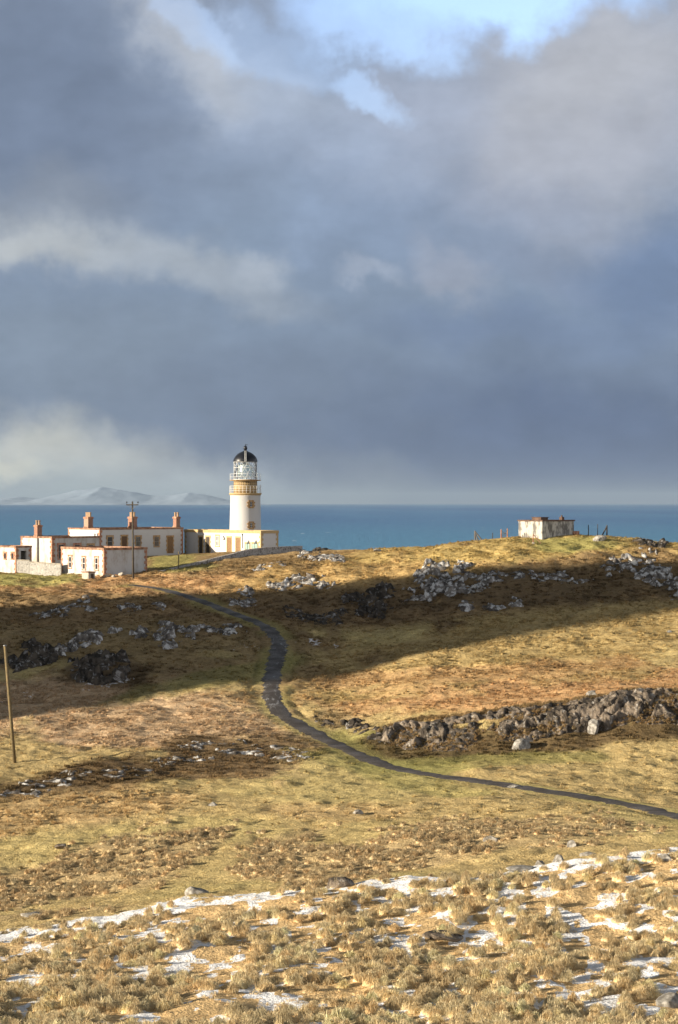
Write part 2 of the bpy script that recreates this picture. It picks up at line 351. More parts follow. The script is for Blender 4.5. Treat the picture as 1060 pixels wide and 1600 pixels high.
TURF = np.array((.43, .34, .15)); STRAW = np.array((.46, .32, .16)); ORANGE = np.array((.46, .285, .14)); PALE = np.array((.48, .34, .205))
HEATH = np.array((.13, .088, .046)); MOOR = np.array((.30, .205, .10)); GREEN = np.array((.30, .275, .095)); BROWN = np.array((.42, .31, .16)); EARTH = np.array((.06, .042, .028))
def cover(X, Y, Z):
    """what grows where: ground colour and amounts of snow, tussock, moor grass, heather"""
    px, py = rows_of(X, Y, Z)
    wob = (fbm(X / 4, Y / 7, 4, 31) - .5) * 1.5
    n2 = fbm(X / 11, Y / 16, 3, 41)
    B = lambda *a: blob(px, py, *a, wob)
    mix = lambda c, d, f: c * (1 - f[..., None]) + d * f[..., None]
    c = np.ones(X.shape + (3,)) * TURF
    moor = np.zeros(X.shape); heath = np.zeros(X.shape); tus = np.zeros(X.shape)
    def zone(col, f, m=None, h=None, t=None):
        nonlocal c, moor, heath, tus
        c = mix(c, col, f)
        moor = moor * (1 - f) + (m or 0) * f; heath = heath * (1 - f) + (h or 0) * f; tus = tus * (1 - f) + (t or 0) * f
    zone(MOOR, sst(212, 222, Y + wob * 5), .6, .35)
    zone(STRAW, sst(.4, .65, n2) * sst(215, 180, Y) * .4, .25)
    zone(PALE, B(170, 1112, 340, 62, -6), 1)
    zone(ORANGE, B(830, 1078, 420, 44, 2), .8)
    zone(STRAW * (.9, .95, .85), B(830, 1010, 430, 60, 7), .8)
    zone(ORANGE * .95, B(740, 1052, 250, 14, 4) * .7, .9)
    zone(ORANGE, B(200, 912, 330, 16, 0), .7)
    zone(STRAW * (.95, .93, .8), B(640, 880, 260, 30, 8), .7)
    zone(STRAW * (.9, .95, .75), B(850, 852, 230, 22, 3), .7)
    zone(GREEN * 1.1, B(30, 905, 95, 13, 0) * .9)
    zone(GREEN, B(900, 852, 70, 12, 0) * .8)
    zone(GREEN * .9, B(270, 880, 50, 14, 0) * .8)
    zone(HEATH * 1.5, B(560, 952, 230, 34, 4) * .9, .2, .8)
    zone(HEATH * 1.2, B(860, 920, 330, 30, 4) * .9, .2, .8)
    zone(HEATH * 1.7, B(190, 1000, 310, 70, -3) * .75, .3, .5)
    zone(HEATH, B(165, 1048, 80, 22, 0), 0, 1)
    zone(GREEN * .8, B(330, 1062, 140, 14, 12) * .6, .2)
    zone(HEATH, B(150, 1215, 230, 30, 7), .1, .9)
    zone(HEATH * 1.4, B(370, 1178, 130, 30, 5) * .9, .3, .6)
    zone(BROWN * .7, B(560, 1150, 110, 26, -25) * .9, .5, .4)
    zone(GREEN, B(640, 1172, 90, 20, -12) * .8)
    zone(HEATH * .8, B(860, 1152, 280, 26, 5) * .9, .1, .6)  # heather and earth; shade at the crag's foot is put into the colour
    zone(GREEN * .9, B(780, 1190, 220, 10, 3) * .6)
    zone(STRAW, B(130, 1262, 210, 34, 6) * .8, .9)
    zone(GREEN * 1.1, B(620, 1210, 140, 18, -12) * .5)
    zone(BROWN, B(190, 1352, 150, 44, 14), 0, 0, 1)
    zone(BROWN, B(40, 1385, 110, 34, 5), 0, 0, 1)
    zone(BROWN, B(480, 1345, 120, 44, -6), 0, 0, 1)
    zone(BROWN * 1.1, B(680, 1318, 150, 30, 5), 0, 0, .9)
    zone(BROWN * 1.25, B(860, 1300, 160, 22, 5) * .7, .2, 0, .5)
    zone(STRAW, B(520, 1270, 130, 14, 0) * .6, .5)
    d = lip(X, Y) + wob * .6
    fg = sst(-.3, .6, d)
    zone(STRAW * 1.2, fg, 0, 0, 1)
    strip = sst(-1.2, .3, d) * sst(2.8, 1.0, d)
    sn = fbm(X / .8, Y / 1.5, 3, 51) * .88 + fbm(X / 5, Y / 7, 2, 52) * .12
    snow = np.maximum(strip * sst(.26, .42, sn + .03), fg * sst(.50, .58, sn - .005 + .015 * np.clip((px - 300) / 700, -1, 1)))
    frost_sheen = np.maximum.reduce([B(90, 1080, 130, 8, 8) * .5, B(490, 1004, 40, 5, -8) * .55, B(385, 1010, 44, 14, 20) * .35, B(640, 985, 60, 6, 8) * .3])
    snow = np.maximum(snow, frost_sheen * sst(.35, .6, fbm(X / 1.3, Y / 2.5, 3, 61)))
    pd, _, _ = near_path(X, Y)
    verge = sst(2.6, 1.2, pd + wob * .7)
    c = mix(c, GREEN, verge * .55 * sst(.35, .6, fbm(X / 3, Y / 5, 3, 91))); moor = moor * (1 - verge * .6)
    c = c * (.8 + .4 * fbm(X / 1.7, Y / 2.6, 3, 71))[..., None]
    return c, snow, fg, strip, tus, moor, heath

# ------------------------------------------------------------------ materials
def mat(name, build):
    m = bpy.data.materials.new(name); m.use_nodes = True
    nt = m.node_tree; b = nt.nodes['Principled BSDF']
    build(nt, b); return m
def N(nt, t, **k):
    n = nt.nodes.new(t)
    for a, v in k.items(): setattr(n, a, v)
    return n
def setin(nt, sock, v):
    if hasattr(v, 'is_output'): nt.links.new(v, sock)
    else: sock.default_value = v
def coords(nt, space='Object', scale=(1, 1, 1)):
    t = N(nt, 'ShaderNodeTexCoord'); mp = N(nt, 'ShaderNodeMapping'); mp.inputs['Scale'].default_value = scale
    nt.links.new(t.outputs[space], mp.inputs[0]); return mp.outputs[0]
def noise(nt, vec, scale, detail=4, rough=.55, out='Fac'):
    n = N(nt, 'ShaderNodeTexNoise'); n.inputs['Scale'].default_value = scale; n.inputs['Detail'].default_value = detail; n.inputs['Roughness'].default_value = rough
    nt.links.new(vec, n.inputs['Vector']); return n.outputs[out]
def rng(nt, v, a, b, c=0.0, d=1.0, smooth=True):
    r = N(nt, 'ShaderNodeMapRange', interpolation_type='SMOOTHSTEP' if smooth else 'LINEAR')
    for i, x in enumerate((a, b, c, d)): r.inputs[i + 1].default_value = x
    nt.links.new(v, r.inputs[0]); return r.outputs[0]
def mixc(nt, f, a, b):
    m = N(nt, 'ShaderNodeMix', data_type='RGBA'); setin(nt, m.inputs[0], f); setin(nt, m.inputs[6], a); setin(nt, m.inputs[7], b); return m.outputs[2]
def mth(nt, op, a, b=0.0):
    m = N(nt, 'ShaderNodeMath', operation=op); setin(nt, m.inputs[0], a); setin(nt, m.inputs[1], b); return m.outputs[0]
def bump(nt, b, h, strength, dist):
    n = N(nt, 'ShaderNodeBump'); n.inputs['Strength'].default_value = strength; n.inputs['Distance'].default_value = dist
    nt.links.new(h, n.inputs['Height']); nt.links.new(n.outputs[0], b.inputs['Normal'])
def attr(nt, name):
    a = N(nt, 'ShaderNodeAttribute'); a.attribute_name = name; return a
def dull(b, rough=.9, spec=.1):
    b.inputs['Roughness'].default_value = rough; b.inputs['Specular IOR Level'].default_value = spec

def m_ground(nt, b):
    dull(b, .95, .05)
    v = coords(nt)
    c = attr(nt, 'veg').outputs['Color']
    n1 = noise(nt, v, 2.2, 6, .65); n2 = noise(nt, v, 9, 3)
    f = mth(nt, 'MULTIPLY', rng(nt, n1, .25, .75, .75, 1.22), rng(nt, n2, .3, .7, .85, 1.15))
    s = N(nt, 'ShaderNodeVectorMath', operation='SCALE'); nt.links.new(c, s.inputs[0]); nt.links.new(f, s.inputs['Scale'])
    sn = attr(nt, 'snow').outputs['Fac']
    k = rng(nt, mth(nt, 'ADD', sn, mth(nt, 'MULTIPLY', mth(nt, 'SUBTRACT', noise(nt, coords(nt, 'Object', (1, .6, 1)), 3.2, 5), .5), 1.0)), .42, .62)
    nt.links.new(mixc(nt, mth(nt, 'MULTIPLY', k, rng(nt, noise(nt, v, 14, 3), .25, .6, .72, 1)), s.outputs[0], (.76, .77, .79, 1)), b.inputs['Base Color'])
    bump(nt, b, mth(nt, 'ADD', n1, mth(nt, 'MULTIPLY', n2, .5)), .9, .25)
M_GROUND = mat('ground', m_ground)

def m_blades(nt, b):
    c = attr(nt, 'veg').outputs['Color']
    d = N(nt, 'ShaderNodeBsdfDiffuse'); t = N(nt, 'ShaderNodeBsdfTranslucent'); mx = N(nt, 'ShaderNodeMixShader'); mx.inputs[0].default_value = .32
    nt.links.new(c, d.inputs[0]); nt.links.new(c, t.inputs[0]); nt.links.new(d.outputs[0], mx.inputs[1]); nt.links.new(t.outputs[0], mx.inputs[2])
    nt.links.new(mx.outputs[0], nt.nodes['Material Output'].inputs[0]); nt.nodes.remove(b)
M_BLADES = mat('grass_blades', m_blades)

def m_rock(nt, b):
    dull(b, .9, .12)
    v = coords(nt)
    n1 = noise(nt, v, .8, 5, .6); n2 = noise(nt, v, 1.5, 4, .6); n3 = noise(nt, v, 5, 4, .6)
    c = mixc(nt, rng(nt, n1, .38, .62), (.06, .052, .046, 1), (.20, .18, .16, 1))
    c = mixc(nt, rng(nt, n2, .49, .61, 0, .85), c, (.52, .51, .49, 1))           # pale lichen
    c = mixc(nt, rng(nt, n3, .58, .68, 0, .5), c, (.13, .10, .045, 1))          # ochre growth
    nt.links.new(c, b.inputs['Base Color'])
    bump(nt, b, mth(nt, 'ADD', n2, mth(nt, 'MULTIPLY', n3, .4)), .8, .12)
M_ROCK = mat('rock', m_rock)
def m_rockd(nt, b):
    dull(b, .95, .1)
    v = coords(nt)
    n1 = noise(nt, v, 1.0, 5, .6); n2 = noise(nt, v, 1.6, 4, .6)
    c = mixc(nt, rng(nt, n1, .4, .62), (.024, .020, .016, 1), (.08, .066, .052, 1))
    c = mixc(nt, rng(nt, n2, .55, .66, 0, .7), c, (.28, .27, .26, 1))
    nt.links.new(c, b.inputs['Base Color']); bump(nt, b, n2, .8, .15)
M_ROCKD = mat('mossy_rock', m_rockd)

def m_path(nt, b):
    v = coords(nt)
    n1 = noise(nt, v, .55, 4); n2 = noise(nt, v, 6, 4)
    c = mixc(nt, rng(nt, n1, .35, .65), (.055, .045, .038, 1), (.10, .085, .072, 1))
    c = mixc(nt, rng(nt, n2, .35, .65, 0, .7), c, (.03, .025, .021, 1))
    sn = attr(nt, 'frost_sheen').outputs['Fac']
    k = rng(nt, mth(nt, 'ADD', sn, mth(nt, 'MULTIPLY', mth(nt, 'SUBTRACT', noise(nt, coords(nt, 'Object', (1.8, .5, 1)), 1.3, 6), .5), 1.6)), .45, .7)
    c = mixc(nt, mth(nt, 'MULTIPLY', k, .3), c, (.55, .56, .58, 1))  # pale frost, with the wet sheen's reflected streaks put into the colour
    nt.links.new(c, b.inputs['Base Color']); b.inputs['Specular IOR Level'].default_value = .25
    nt.links.new(rng(nt, n1, .3, .7, .75, .5), b.inputs['Roughness']); bump(nt, b, n2, .6, .05)
M_PATH = mat('path_surface', m_path)

def m_sea(nt, b):
    v1 = coords(nt, 'Object', (1, .35, 1)); v2 = coords(nt, 'Object', (1, .12, 1))
    swell = noise(nt, v2, .0012, 5, .6); chop = noise(nt, v1, .09, 6, .7); fine = noise(nt, v1, .35, 3, .6)
    sp = N(nt, 'ShaderNodeSeparateXYZ'); nt.links.new(coords(nt), sp.inputs[0])
    c = mixc(nt, rng(nt, sp.outputs[1], 900, 4500), (.050, .175, .28, 1), (.019, .068, .20, 1))      # shallows greener than the deep
    c = mixc(nt, rng(nt, swell, .38, .62, 0, .6), c, (.055, .165, .29, 1))
    c = mixc(nt, rng(nt, chop, .38, .68, 0, .7), c, (.075, .22, .35, 1))
    cap = mth(nt, 'MULTIPLY', rng(nt, noise(nt, coords(nt, 'Object', (1, .25, 1)), .055, 6, .72), .625, .68), rng(nt, noise(nt, v1, .006, 3), .42, .62))
    c = mixc(nt, cap, c, (.6, .65, .68, 1))
    nt.links.new(c, b.inputs['Base Color'])
    b.inputs['Roughness'].default_value = .35; b.inputs['IOR'].default_value = 1.33; b.inputs['Specular IOR Level'].default_value = .10
    bump(nt, b, mth(nt, 'ADD', chop, mth(nt, 'MULTIPLY', fine, .35)), 1, 2.2)
M_SEA = mat('sea_water', m_sea)

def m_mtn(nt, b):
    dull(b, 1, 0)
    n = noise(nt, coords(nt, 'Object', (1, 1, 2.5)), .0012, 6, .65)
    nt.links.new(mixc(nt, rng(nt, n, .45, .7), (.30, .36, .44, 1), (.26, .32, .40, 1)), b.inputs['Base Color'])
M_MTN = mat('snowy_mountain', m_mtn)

def m_white(base, stain, lo=.5, hi=.72, amt=.75, sc=.55):
    def f(nt, b):
        dull(b, .85, .2)
        n = noise(nt, coords(nt, 'Object', (1, 1, .45)), sc, 6, .65); n2 = noise(nt, coords(nt), 4, 4)
        c = mixc(nt, rng(nt, n, lo, hi, 0, amt), base, stain)
        c = mixc(nt, rng(nt, n2, .55, .75, 0, .35), c, stain)
        nt.links.new(c, b.inputs['Base Color']); bump(nt, b, n2, .4, .03)
    return f
M_WHITE = mat('whitewash', m_white((.46, .45, .437, 1), (.38, .35, .31, 1), .52, .74, .7))
M_WHITEW = mat('worn_whitewash', m_white((.42, .41, .395, 1), (.27, .235, .185, 1), .45, .65, .85, .8))
M_PEEL = mat('peeling_render', m_white((.38, .355, .31, 1), (.09, .08, .07, 1), .45, .58, .85, 1.3))
def m_flat(c, c2, rough=.8, sc=2.5, spec=.2, metal=0):
    def f(nt, b):
        dull(b, rough, spec); b.inputs['Metallic'].default_value = metal
        n = noise(nt, coords(nt), sc, 5, .6)
        nt.links.new(mixc(nt, rng(nt, n, .35, .68), c, c2), b.inputs['Base Color']); bump(nt, b, n, .3, .02)
    return f
M_RED = mat('red_sandstone', m_flat((.24, .10, .06, 1), (.42, .24, .15, 1), .9, 3))
M_BROWN = mat('brown_coping', m_flat((.13, .07, .045, 1), (.34, .20, .13, 1), .9, 1.6))
M_TAN = mat('tan_paint', m_flat((.38, .27, .13, 1), (.32, .225, .115, 1), .7, 2.5))
M_TANW = mat('worn_tan_stone', m_flat((.40, .26, .12, 1), (.24, .15, .08, 1), .85, 3))
M_GLASSD = mat('dark_window_glass', m_flat((.02, .02, .022, 1), (.035, .035, .04, 1), .15, 1, .5))
M_DOOR = mat('varnished_door', m_flat((.11, .058, .026, 1), (.075, .038, .018, 1), .5, 5))
M_DOORT = mat('weathered_door', m_flat((.22, .13, .06, 1), (.15, .085, .04, 1), .6, 5))
M_DARK = mat('dark_timber', m_flat((.035, .026, .02, 1), (.055, .042, .03, 1), .6, 5))
M_GREEN = mat('green_shutter', m_flat((.24, .33, .28, 1), (.17, .26, .22, 1), .5, 4))
M_BLACK = mat('black_paint', m_flat((.006, .007, .010, 1), (.010, .011, .015, 1), .4, 3, .35))
M_METALW = mat('white_metal', m_flat((.62, .62, .60, 1), (.5, .5, .48, 1), .5, 4, .4))
M_GREYM = mat('grey_metal', m_flat((.20, .20, .20, 1), (.14, .14, .14, 1), .5, 4, .4))
M_WOOD = mat('weathered_wood', m_flat((.17, .125, .06, 1), (.10, .078, .042, 1), .85, 6))
M_WOODD = mat('dark_pole_wood', m_flat((.085, .07, .05, 1), (.05, .042, .032, 1), .85, 6))
M_WOODG = mat('grey_wood', m_flat((.13, .115, .10, 1), (.08, .07, .06, 1), .9, 6))
M_POT = mat('buff_pot', m_flat((.34, .23, .14, 1), (.26, .17, .11, 1), .85, 4))
M_CONC = mat('old_concrete', m_flat((.40, .36, .29, 1), (.24, .21, .17, 1), .9, 2.5))
def m_brick(nt, b):
    dull(b, .9, .1)
    n = N(nt, 'ShaderNodeTexBrick'); n.inputs['Scale'].default_value = 5; n.inputs['Color1'].default_value = (.22, .08, .048, 1); n.inputs['Color2'].default_value = (.16, .06, .04, 1); n.inputs['Mortar'].default_value = (.42, .33, .25, 1)
    n.inputs['Mortar Size'].default_value = .03
    t = N(nt, 'ShaderNodeTexCoord'); mp = N(nt, 'ShaderNodeMapping'); mp.inputs['Rotation'].default_value = (R(90), 0, R(45)); nt.links.new(t.outputs['Object'], mp.inputs[0]); nt.links.new(mp.outputs[0], n.inputs[0])
    nt.links.new(mixc(nt, rng(nt, noise(nt, t.outputs['Object'], 3, 4), .5, .65, 0, .6), n.outputs[0], (.30, .20, .14, 1)), b.inputs['Base Color'])
M_BRICK = mat('red_brick', m_brick)
def m_rubble(nt, b, lo=(.12, .105, .095, 1), hi=(.33, .30, .27, 1)):
    dull(b, .95, .1)
    v = coords(nt, 'Object', (1, 1, 1.5))
    vo = N(nt, 'ShaderNodeTexVoronoi', feature='DISTANCE_TO_EDGE'); vo.inputs['Scale'].default_value = 2.6; nt.links.new(v, vo.inputs['Vector'])
    v2 = N(nt, 'ShaderNodeTexVoronoi'); v2.inputs['Scale'].default_value = 2.6; nt.links.new(v, v2.inputs['Vector'])
    sp = N(nt, 'ShaderNodeSeparateColor'); nt.links.new(v2.outputs['Color'], sp.inputs[0])
    c = mixc(nt, sp.outputs[0], lo, hi)
    c = mixc(nt, rng(nt, vo.outputs['Distance'], .03, .1, .9, 0), c, (.40, .37, .33, 1))
    nt.links.new(c, b.inputs['Base Color']); bump(nt, b, vo.outputs['Distance'], .8, .1)
M_RUBBLE = mat('rubble_stone', m_rubble)
M_LIMED = mat('limewashed_rubble', lambda nt, b: m_rubble(nt, b, (.27, .255, .23, 1), (.42, .40, .36, 1)))
M_UMBER = mat('dark_brown_slab', m_flat((.075, .045, .033, 1), (.13, .08, .055, 1), .9, 2))
def m_lens(nt, b):
    b.inputs['Base Color'].default_value = (.75, .82, .80, 1); b.inputs['Roughness'].default_value = .08; b.inputs['Transmission Weight'].default_value = .75; b.inputs['IOR'].default_value = 1.3
M_LENS = mat('lens_glass', m_lens)
def m_pane(nt, b):
    t = N(nt, 'ShaderNodeBsdfTransparent'); g = N(nt, 'ShaderNodeBsdfGlossy'); g.inputs['Roughness'].default_value = .03
    t.inputs[0].default_value = (.93, .95, .95, 1)
    fr = N(nt, 'ShaderNodeFresnel'); fr.inputs[0].default_value = 1.5; mx = N(nt, 'ShaderNodeMixShader')
    nt.links.new(mth(nt, 'ADD', fr.outputs[0], .05), mx.inputs[0]); nt.links.new(t.outputs[0], mx.inputs[1]); nt.links.new(g.outputs[0], mx.inputs[2])
    nt.links.new(mx.outputs[0], nt.nodes['Material Output'].inputs[0]); nt.nodes.remove(b)
M_PANE = mat('lantern_glass', m_pane)

def m_crag(nt, b):
    dull(b, .9, .12)
    v = coords(nt)
    n1 = noise(nt, v, .6, 6, .65); n2 = noise(nt, coords(nt, 'Object', (1, 1, .55)), 1.7, 6, .7); n3 = noise(nt, v, 5, 4, .6)
    c = mixc(nt, rng(nt, n1, .42, .6), (.055, .045, .036, 1), (.21, .168, .128, 1))
    c = mixc(nt, rng(nt, n2, .56, .64, 0, .85), c, (.38, .35, .31, 1))
    c = mixc(nt, rng(nt, n3, .58, .68, 0, .6), c, (.20, .14, .055, 1))
    nt.links.new(c, b.inputs['Base Color'])
    bump(nt, b, mth(nt, 'ADD', n2, mth(nt, 'MULTIPLY', n3, .6)), 1, .3)
M_CRAG = mat('crag_rock', m_crag)

M_STONE = mat('pale_stone', m_flat((.12, .108, .092, 1), (.34, .32, .285, 1), .9, 3.2, .1))
HAZE = 2.1e-5
# ------------------------------------------------------------------ ground, sea, mountains, path
sf = np.linspace(-.175, .175, 360); sl = -np.concatenate([np.geomspace(.18, 1.0, 90)]); sr = np.geomspace(.18, 1.0, 36)
S = np.concatenate([sl[::-1], sf, sr])
yy = [-60.]
while yy[-1] < 420:
    y = yy[-1]
    yy.append(y + (3 if y < 40 else .9 if y < 54 else .16 + .13 * max(0, (y - 60)) / 190 if y < 285 else 1.2 if y < 330 else 6))
YY = np.array(yy)
GX = S[None, :] * (YY[:, None] + 80); GY = np.repeat(YY[:, None], len(S), 1)
GZ = land(GX, GY)
cv, snow, *_ = cover(GX, GY, GZ)
nr, nc = GX.shape
idx = np.arange(nr * nc).reshape(nr, nc)
T = np.stack([idx[:-1, :-1], idx[:-1, 1:], idx[1:, 1:], idx[1:, :-1]], -1).reshape(-1, 4)
g = np_mesh('ground', np.stack([GX, GY, GZ], -1).reshape(-1, 3), T, M_GROUND, cv.reshape(-1, 3), True, attrs={'snow': snow.ravel()})
tag(g, kind='structure')

# path sheet
off = np.linspace(-1.05, 1.05, 9); nx, ny = -_t[:, 1], _t[:, 0]
wv = 1 + .5 * (fbm(np.arange(len(PX)) / 7., np.zeros(len(PX)), 4, 3) - .5)
ed_ = off[None, :] * wv[:, None] * (1 + .38 * (np.where(off > 0, fbm(np.arange(len(PX)) / 1.7, np.zeros(len(PX)), 3, 6)[:, None], fbm(np.arange(len(PX)) / 1.7, np.zeros(len(PX)) + 7, 3, 8)[:, None]) - .5) * 2)
VX = PX[:, None] + nx[:, None] * ed_; VY = PY[:, None] + ny[:, None] * ed_
VZ = land(VX, VY) + .06 - .10 * np.abs(off / 1.05) ** 3
prow = rows_of(PX, PY, PZ)
path_sheen = np.interp(prow[1], [985, 1000, 1040, 1060, 1078, 1100, 1112, 1130, 1300], [.1, .4, .3, .3, .42, .48, .25, .0, -.1])
k = idx[:len(PX), :9] * 0 + np.arange(len(PX) * 9).reshape(len(PX), 9)
T = np.stack([k[:-1, :-1], k[1:, :-1], k[1:, 1:], k[:-1, 1:]], -1).reshape(-1, 4)
pt = np_mesh('path', np.stack([VX, VY, VZ], -1).reshape(-1, 3), T[:, ::-1], M_PATH, smooth=True, attrs={'frost_sheen': np.repeat(path_sheen, 9)})
tag(pt, kind='structure')

L = 70000.
sea = MB(); sea.v = [(-L, -L, 0), (L, -L, 0), (L, L, 0), (-L, L, 0)]; sea.f = [(0, 1, 2, 3)]
tag(sea.build('sea', M_SEA), kind='structure')

ridge = np.array([(-260, 780), (-100, 770), (0, 778), (30, 775), (62, 778), (100, 770), (130, 765), (162, 760), (190, 764), (214, 769), (245, 775), (268, 774), (298, 769), (325, 774), (355, 780), (392, 785), (430, 788), (470, 790)], float)
mx = np.linspace(-10800, -900, 300); my = np.linspace(36500, 46000, 70)
MX, MY = np.meshgrid(mx, my)
rz = (HY + 4 - np.interp(CX + F * MX / 41000, ridge[:, 0], ridge[:, 1])) / F * 41000
kk = np.clip(1 - np.abs(MY - 41000) / 4500, -.2, 1)
MZ = rz * kk ** 1 * (1 + .35 * (fbm(MX / 900, MY / 900, 5, 88) - .5)) + (fbm(MX / 500, MY / 1400, 4, 90) - .5) * 60 * (kk > 0) * (kk < .95) - 30
idm = np.arange(MX.size).reshape(MX.shape)
T = np.stack([idm[:-1, :-1], idm[:-1, 1:], idm[1:, 1:], idm[1:, :-1]], -1).reshape(-1, 4)
tag(np_mesh('mountains', np.stack([MX, MY, MZ], -1).reshape(-1, 3), T, M_MTN, smooth=True), kind='structure')


# the thin air over the sea, up to the far hills
hz = MB().box(-71000, 71000, -71000, 71000, -60, 400)
hm = bpy.data.materials.new('haze'); hm.use_nodes = True; hn = hm.node_tree; hn.nodes.remove(hn.nodes['Principled BSDF'])
hv = hn.nodes.new('ShaderNodeVolumePrincipled'); hv.inputs['Color'].default_value = (.29, .37, .47, 1); hv.inputs['Density'].default_value = HAZE; hv.inputs['Anisotropy'].default_value = .0
hn.links.new(hv.outputs[0], hn.nodes['Material Output'].inputs['Volume'])
tag(hz.build('haze', hm), kind='stuff')
# ------------------------------------------------------------------ the lighthouse station
BETA = R(42); EX = (math.cos(BETA), math.sin(BETA)); EY = (-math.sin(BETA), math.cos(BETA))
def zrow(row, Y): return CAMZ - (row - HY) / F * Y
def corner(px, Y): return ((px - CX) / F * Y, Y)
def run(c, d, px):
    """length along d from c until the wall reaches picture column px"""
    a = (px - CX) / F
    return (a * c[1] - c[0]) / (d[0] - a * d[1])
NEG = lambda d: (-d[0], -d[1])
def coping(x0, x1, y0, y1, z, h, t=.32, p=.07):
    m = MB()
    m.box(x0 - p, x1 + p, y0 - p, y0 + t, z, z + h); m.box(x0 - p, x1 + p, y1 - t, y1 + p, z, z + h)
    m.box(x0 - p, x0 + t, y0 + t, y1 - t, z, z + h); m.box(x1 - t, x1 + p, y0 + t, y1 - t, z, z + h)
    return m
def quoin(sx, sy, x, y, z0, z1, big=.46, small=.26, h=.36, p=.025):
    """toothed corner stones; sx, sy point from the corner into the wall"""
    m = MB(); z = z0; k = 0
    while z < z1 - .05:
        e = min(z + h - .015, z1); a, b = (big, small) if k % 2 else (small, big)
        xs = sorted((x - sx * p, x + sx * a)); ys = sorted((y - sy * p, y + sy * b))
        m.box(xs[0], xs[1], ys[0], ys[1], z, e); z += h; k += 1
    return m
def block(root, L, D, z0, z1, wall, cop, quo, roofm, coph=.22, corners=((1, 1, 0, 0), (-1, 1, 1, 0), (1, -1, 0, 1))):
    MB().box(0, L, 0, D, z0, z1).build('wall', wall, root)
    MB().box(.3, L - .3, .3, D - .3, z1 - .1, z1 + .03).build('roof', roofm, root)
    coping(0, L, 0, D, z1 - .02, coph).build('coping', cop, root)
    for sx, sy, ax, ay in corners:
        quoin(sx, sy, L * ax, D * ay, z0 + .1, z1 - .03).build('quoin', quo, root)
def opening(root, name, face, a, w, z0, z1, sm, pm, bars=0, toothed=True, panes=2, barm=None):
    """a window or door on the lit wall (x=0) or the shaded wall (y=0): stone surround, pane or leaf, sash bars"""
    def bx(m, u0, u1, d0, d1, q0, q1):
        return m.box(d0, d1, u0, u1, q0, q1) if face == 'x' else m.box(u0, u1, d0, d1, q0, q1)
    s = MB(); t = .15; k = 0; z = z0
    while z < z1 - .01:
        e = min(z + .34, z1); ex = .12 if (toothed and k % 2) else 0
        bx(s, a - w / 2 - t - ex, a - w / 2, -.045, .05, z, e - .012); bx(s, a + w / 2, a + w / 2 + t + ex, -.045, .05, z, e - .012); z += .34; k += 1
    bx(s, a - w / 2 - t - (.1 if toothed else 0), a + w / 2 + t + (.1 if toothed else 0), -.05, .05, z1, z1 + .24)
    if name == 'window': bx(s, a - w / 2 - t, a + w / 2 + t, -.09, .05, z0 - .14, z0)
    if name == 'window':
        o = bx(MB(), a - w / 2, a + w / 2, -.012, .03, z0, z1).build('window', pm, root)
        s.build('surround', sm, o)
        if bars:
            f = MB(); b = .03
            bx(f, a - w / 2, a - w / 2 + .06, -.03, .02, z0, z1); bx(f, a + w / 2 - .06, a + w / 2, -.03, .02, z0, z1)
            bx(f, a - w / 2 + .06, a + w / 2 - .06, -.03, .02, z0, z0 + .06); bx(f, a - w / 2 + .06, a + w / 2 - .06, -.03, .02, z1 - .06, z1)
            bx(f, a - w / 2 + .06, a + w / 2 - .06, -.028, .02, (z0 + z1) / 2 - b, (z0 + z1) / 2 + b)
            if panes > 1: bx(f, a - b / 2, a + b / 2, -.026, .02, z0 + .06, z1 - .06)
            f.build('sash', barm or M_METALW, o)
    else:
        o = MB(); bx(o, a - w / 2, a + w / 2, -.012, .03, z0, z1)
        for q in (.18, .62):
            bx(o, a - w * .34, a - w * .06, -.022, .0, z0 + q * (z1 - z0) * .9, z0 + (q + .32) * (z1 - z0) * .9)
            bx(o, a + w * .06, a + w * .34, -.022, .0, z0 + q * (z1 - z0) * .9, z0 + (q + .32) * (z1 - z0) * .9)
        o = o.build('door', pm, root)
        s.build('surround', sm, o)
        bx(MB(), a + w * .38, a + w * .44, -.06, -.005, z0 + 1.0, z0 + 1.14).build('handle', M_GREYM, o)
    return o
def chimney(root, x, y, z, w, d, h, npot, cap=True):
    c = MB().box(x - w / 2, x + w / 2, y - d / 2, y + d / 2, z - .3, z + h).build('chimney', M_BRICK, root)
    MB().box(x - w / 2 - .09, x + w / 2 + .09, y - d / 2 - .09, y + d / 2 + .09, z + h, z + h + .16).box(x - w / 2 - .04, x + w / 2 + .04, y - d / 2 - .04, y + d / 2 + .04, z + h + .16, z + h + .26).build('cap', M_RED, c)
    MB().box(x - w / 2 - .06, x + w / 2 + .06, y - d / 2 - .06, y + d / 2 + .06, z - .02, z + .3).build('plinth', M_BROWN, c)
    for i in range(npot):
        o = (i - (npot - 1) / 2) * (d * .8 / max(1, npot - 1) if npot > 1 else 0)
        MB().lathe([(.17, z + h + .25), (.15, z + h + .8), (.19, z + h + .82), (.19, z + h + .92), (.12, z + h + .93)], 12, (x, y + o)).build('pot', M_POT, c)
    return c

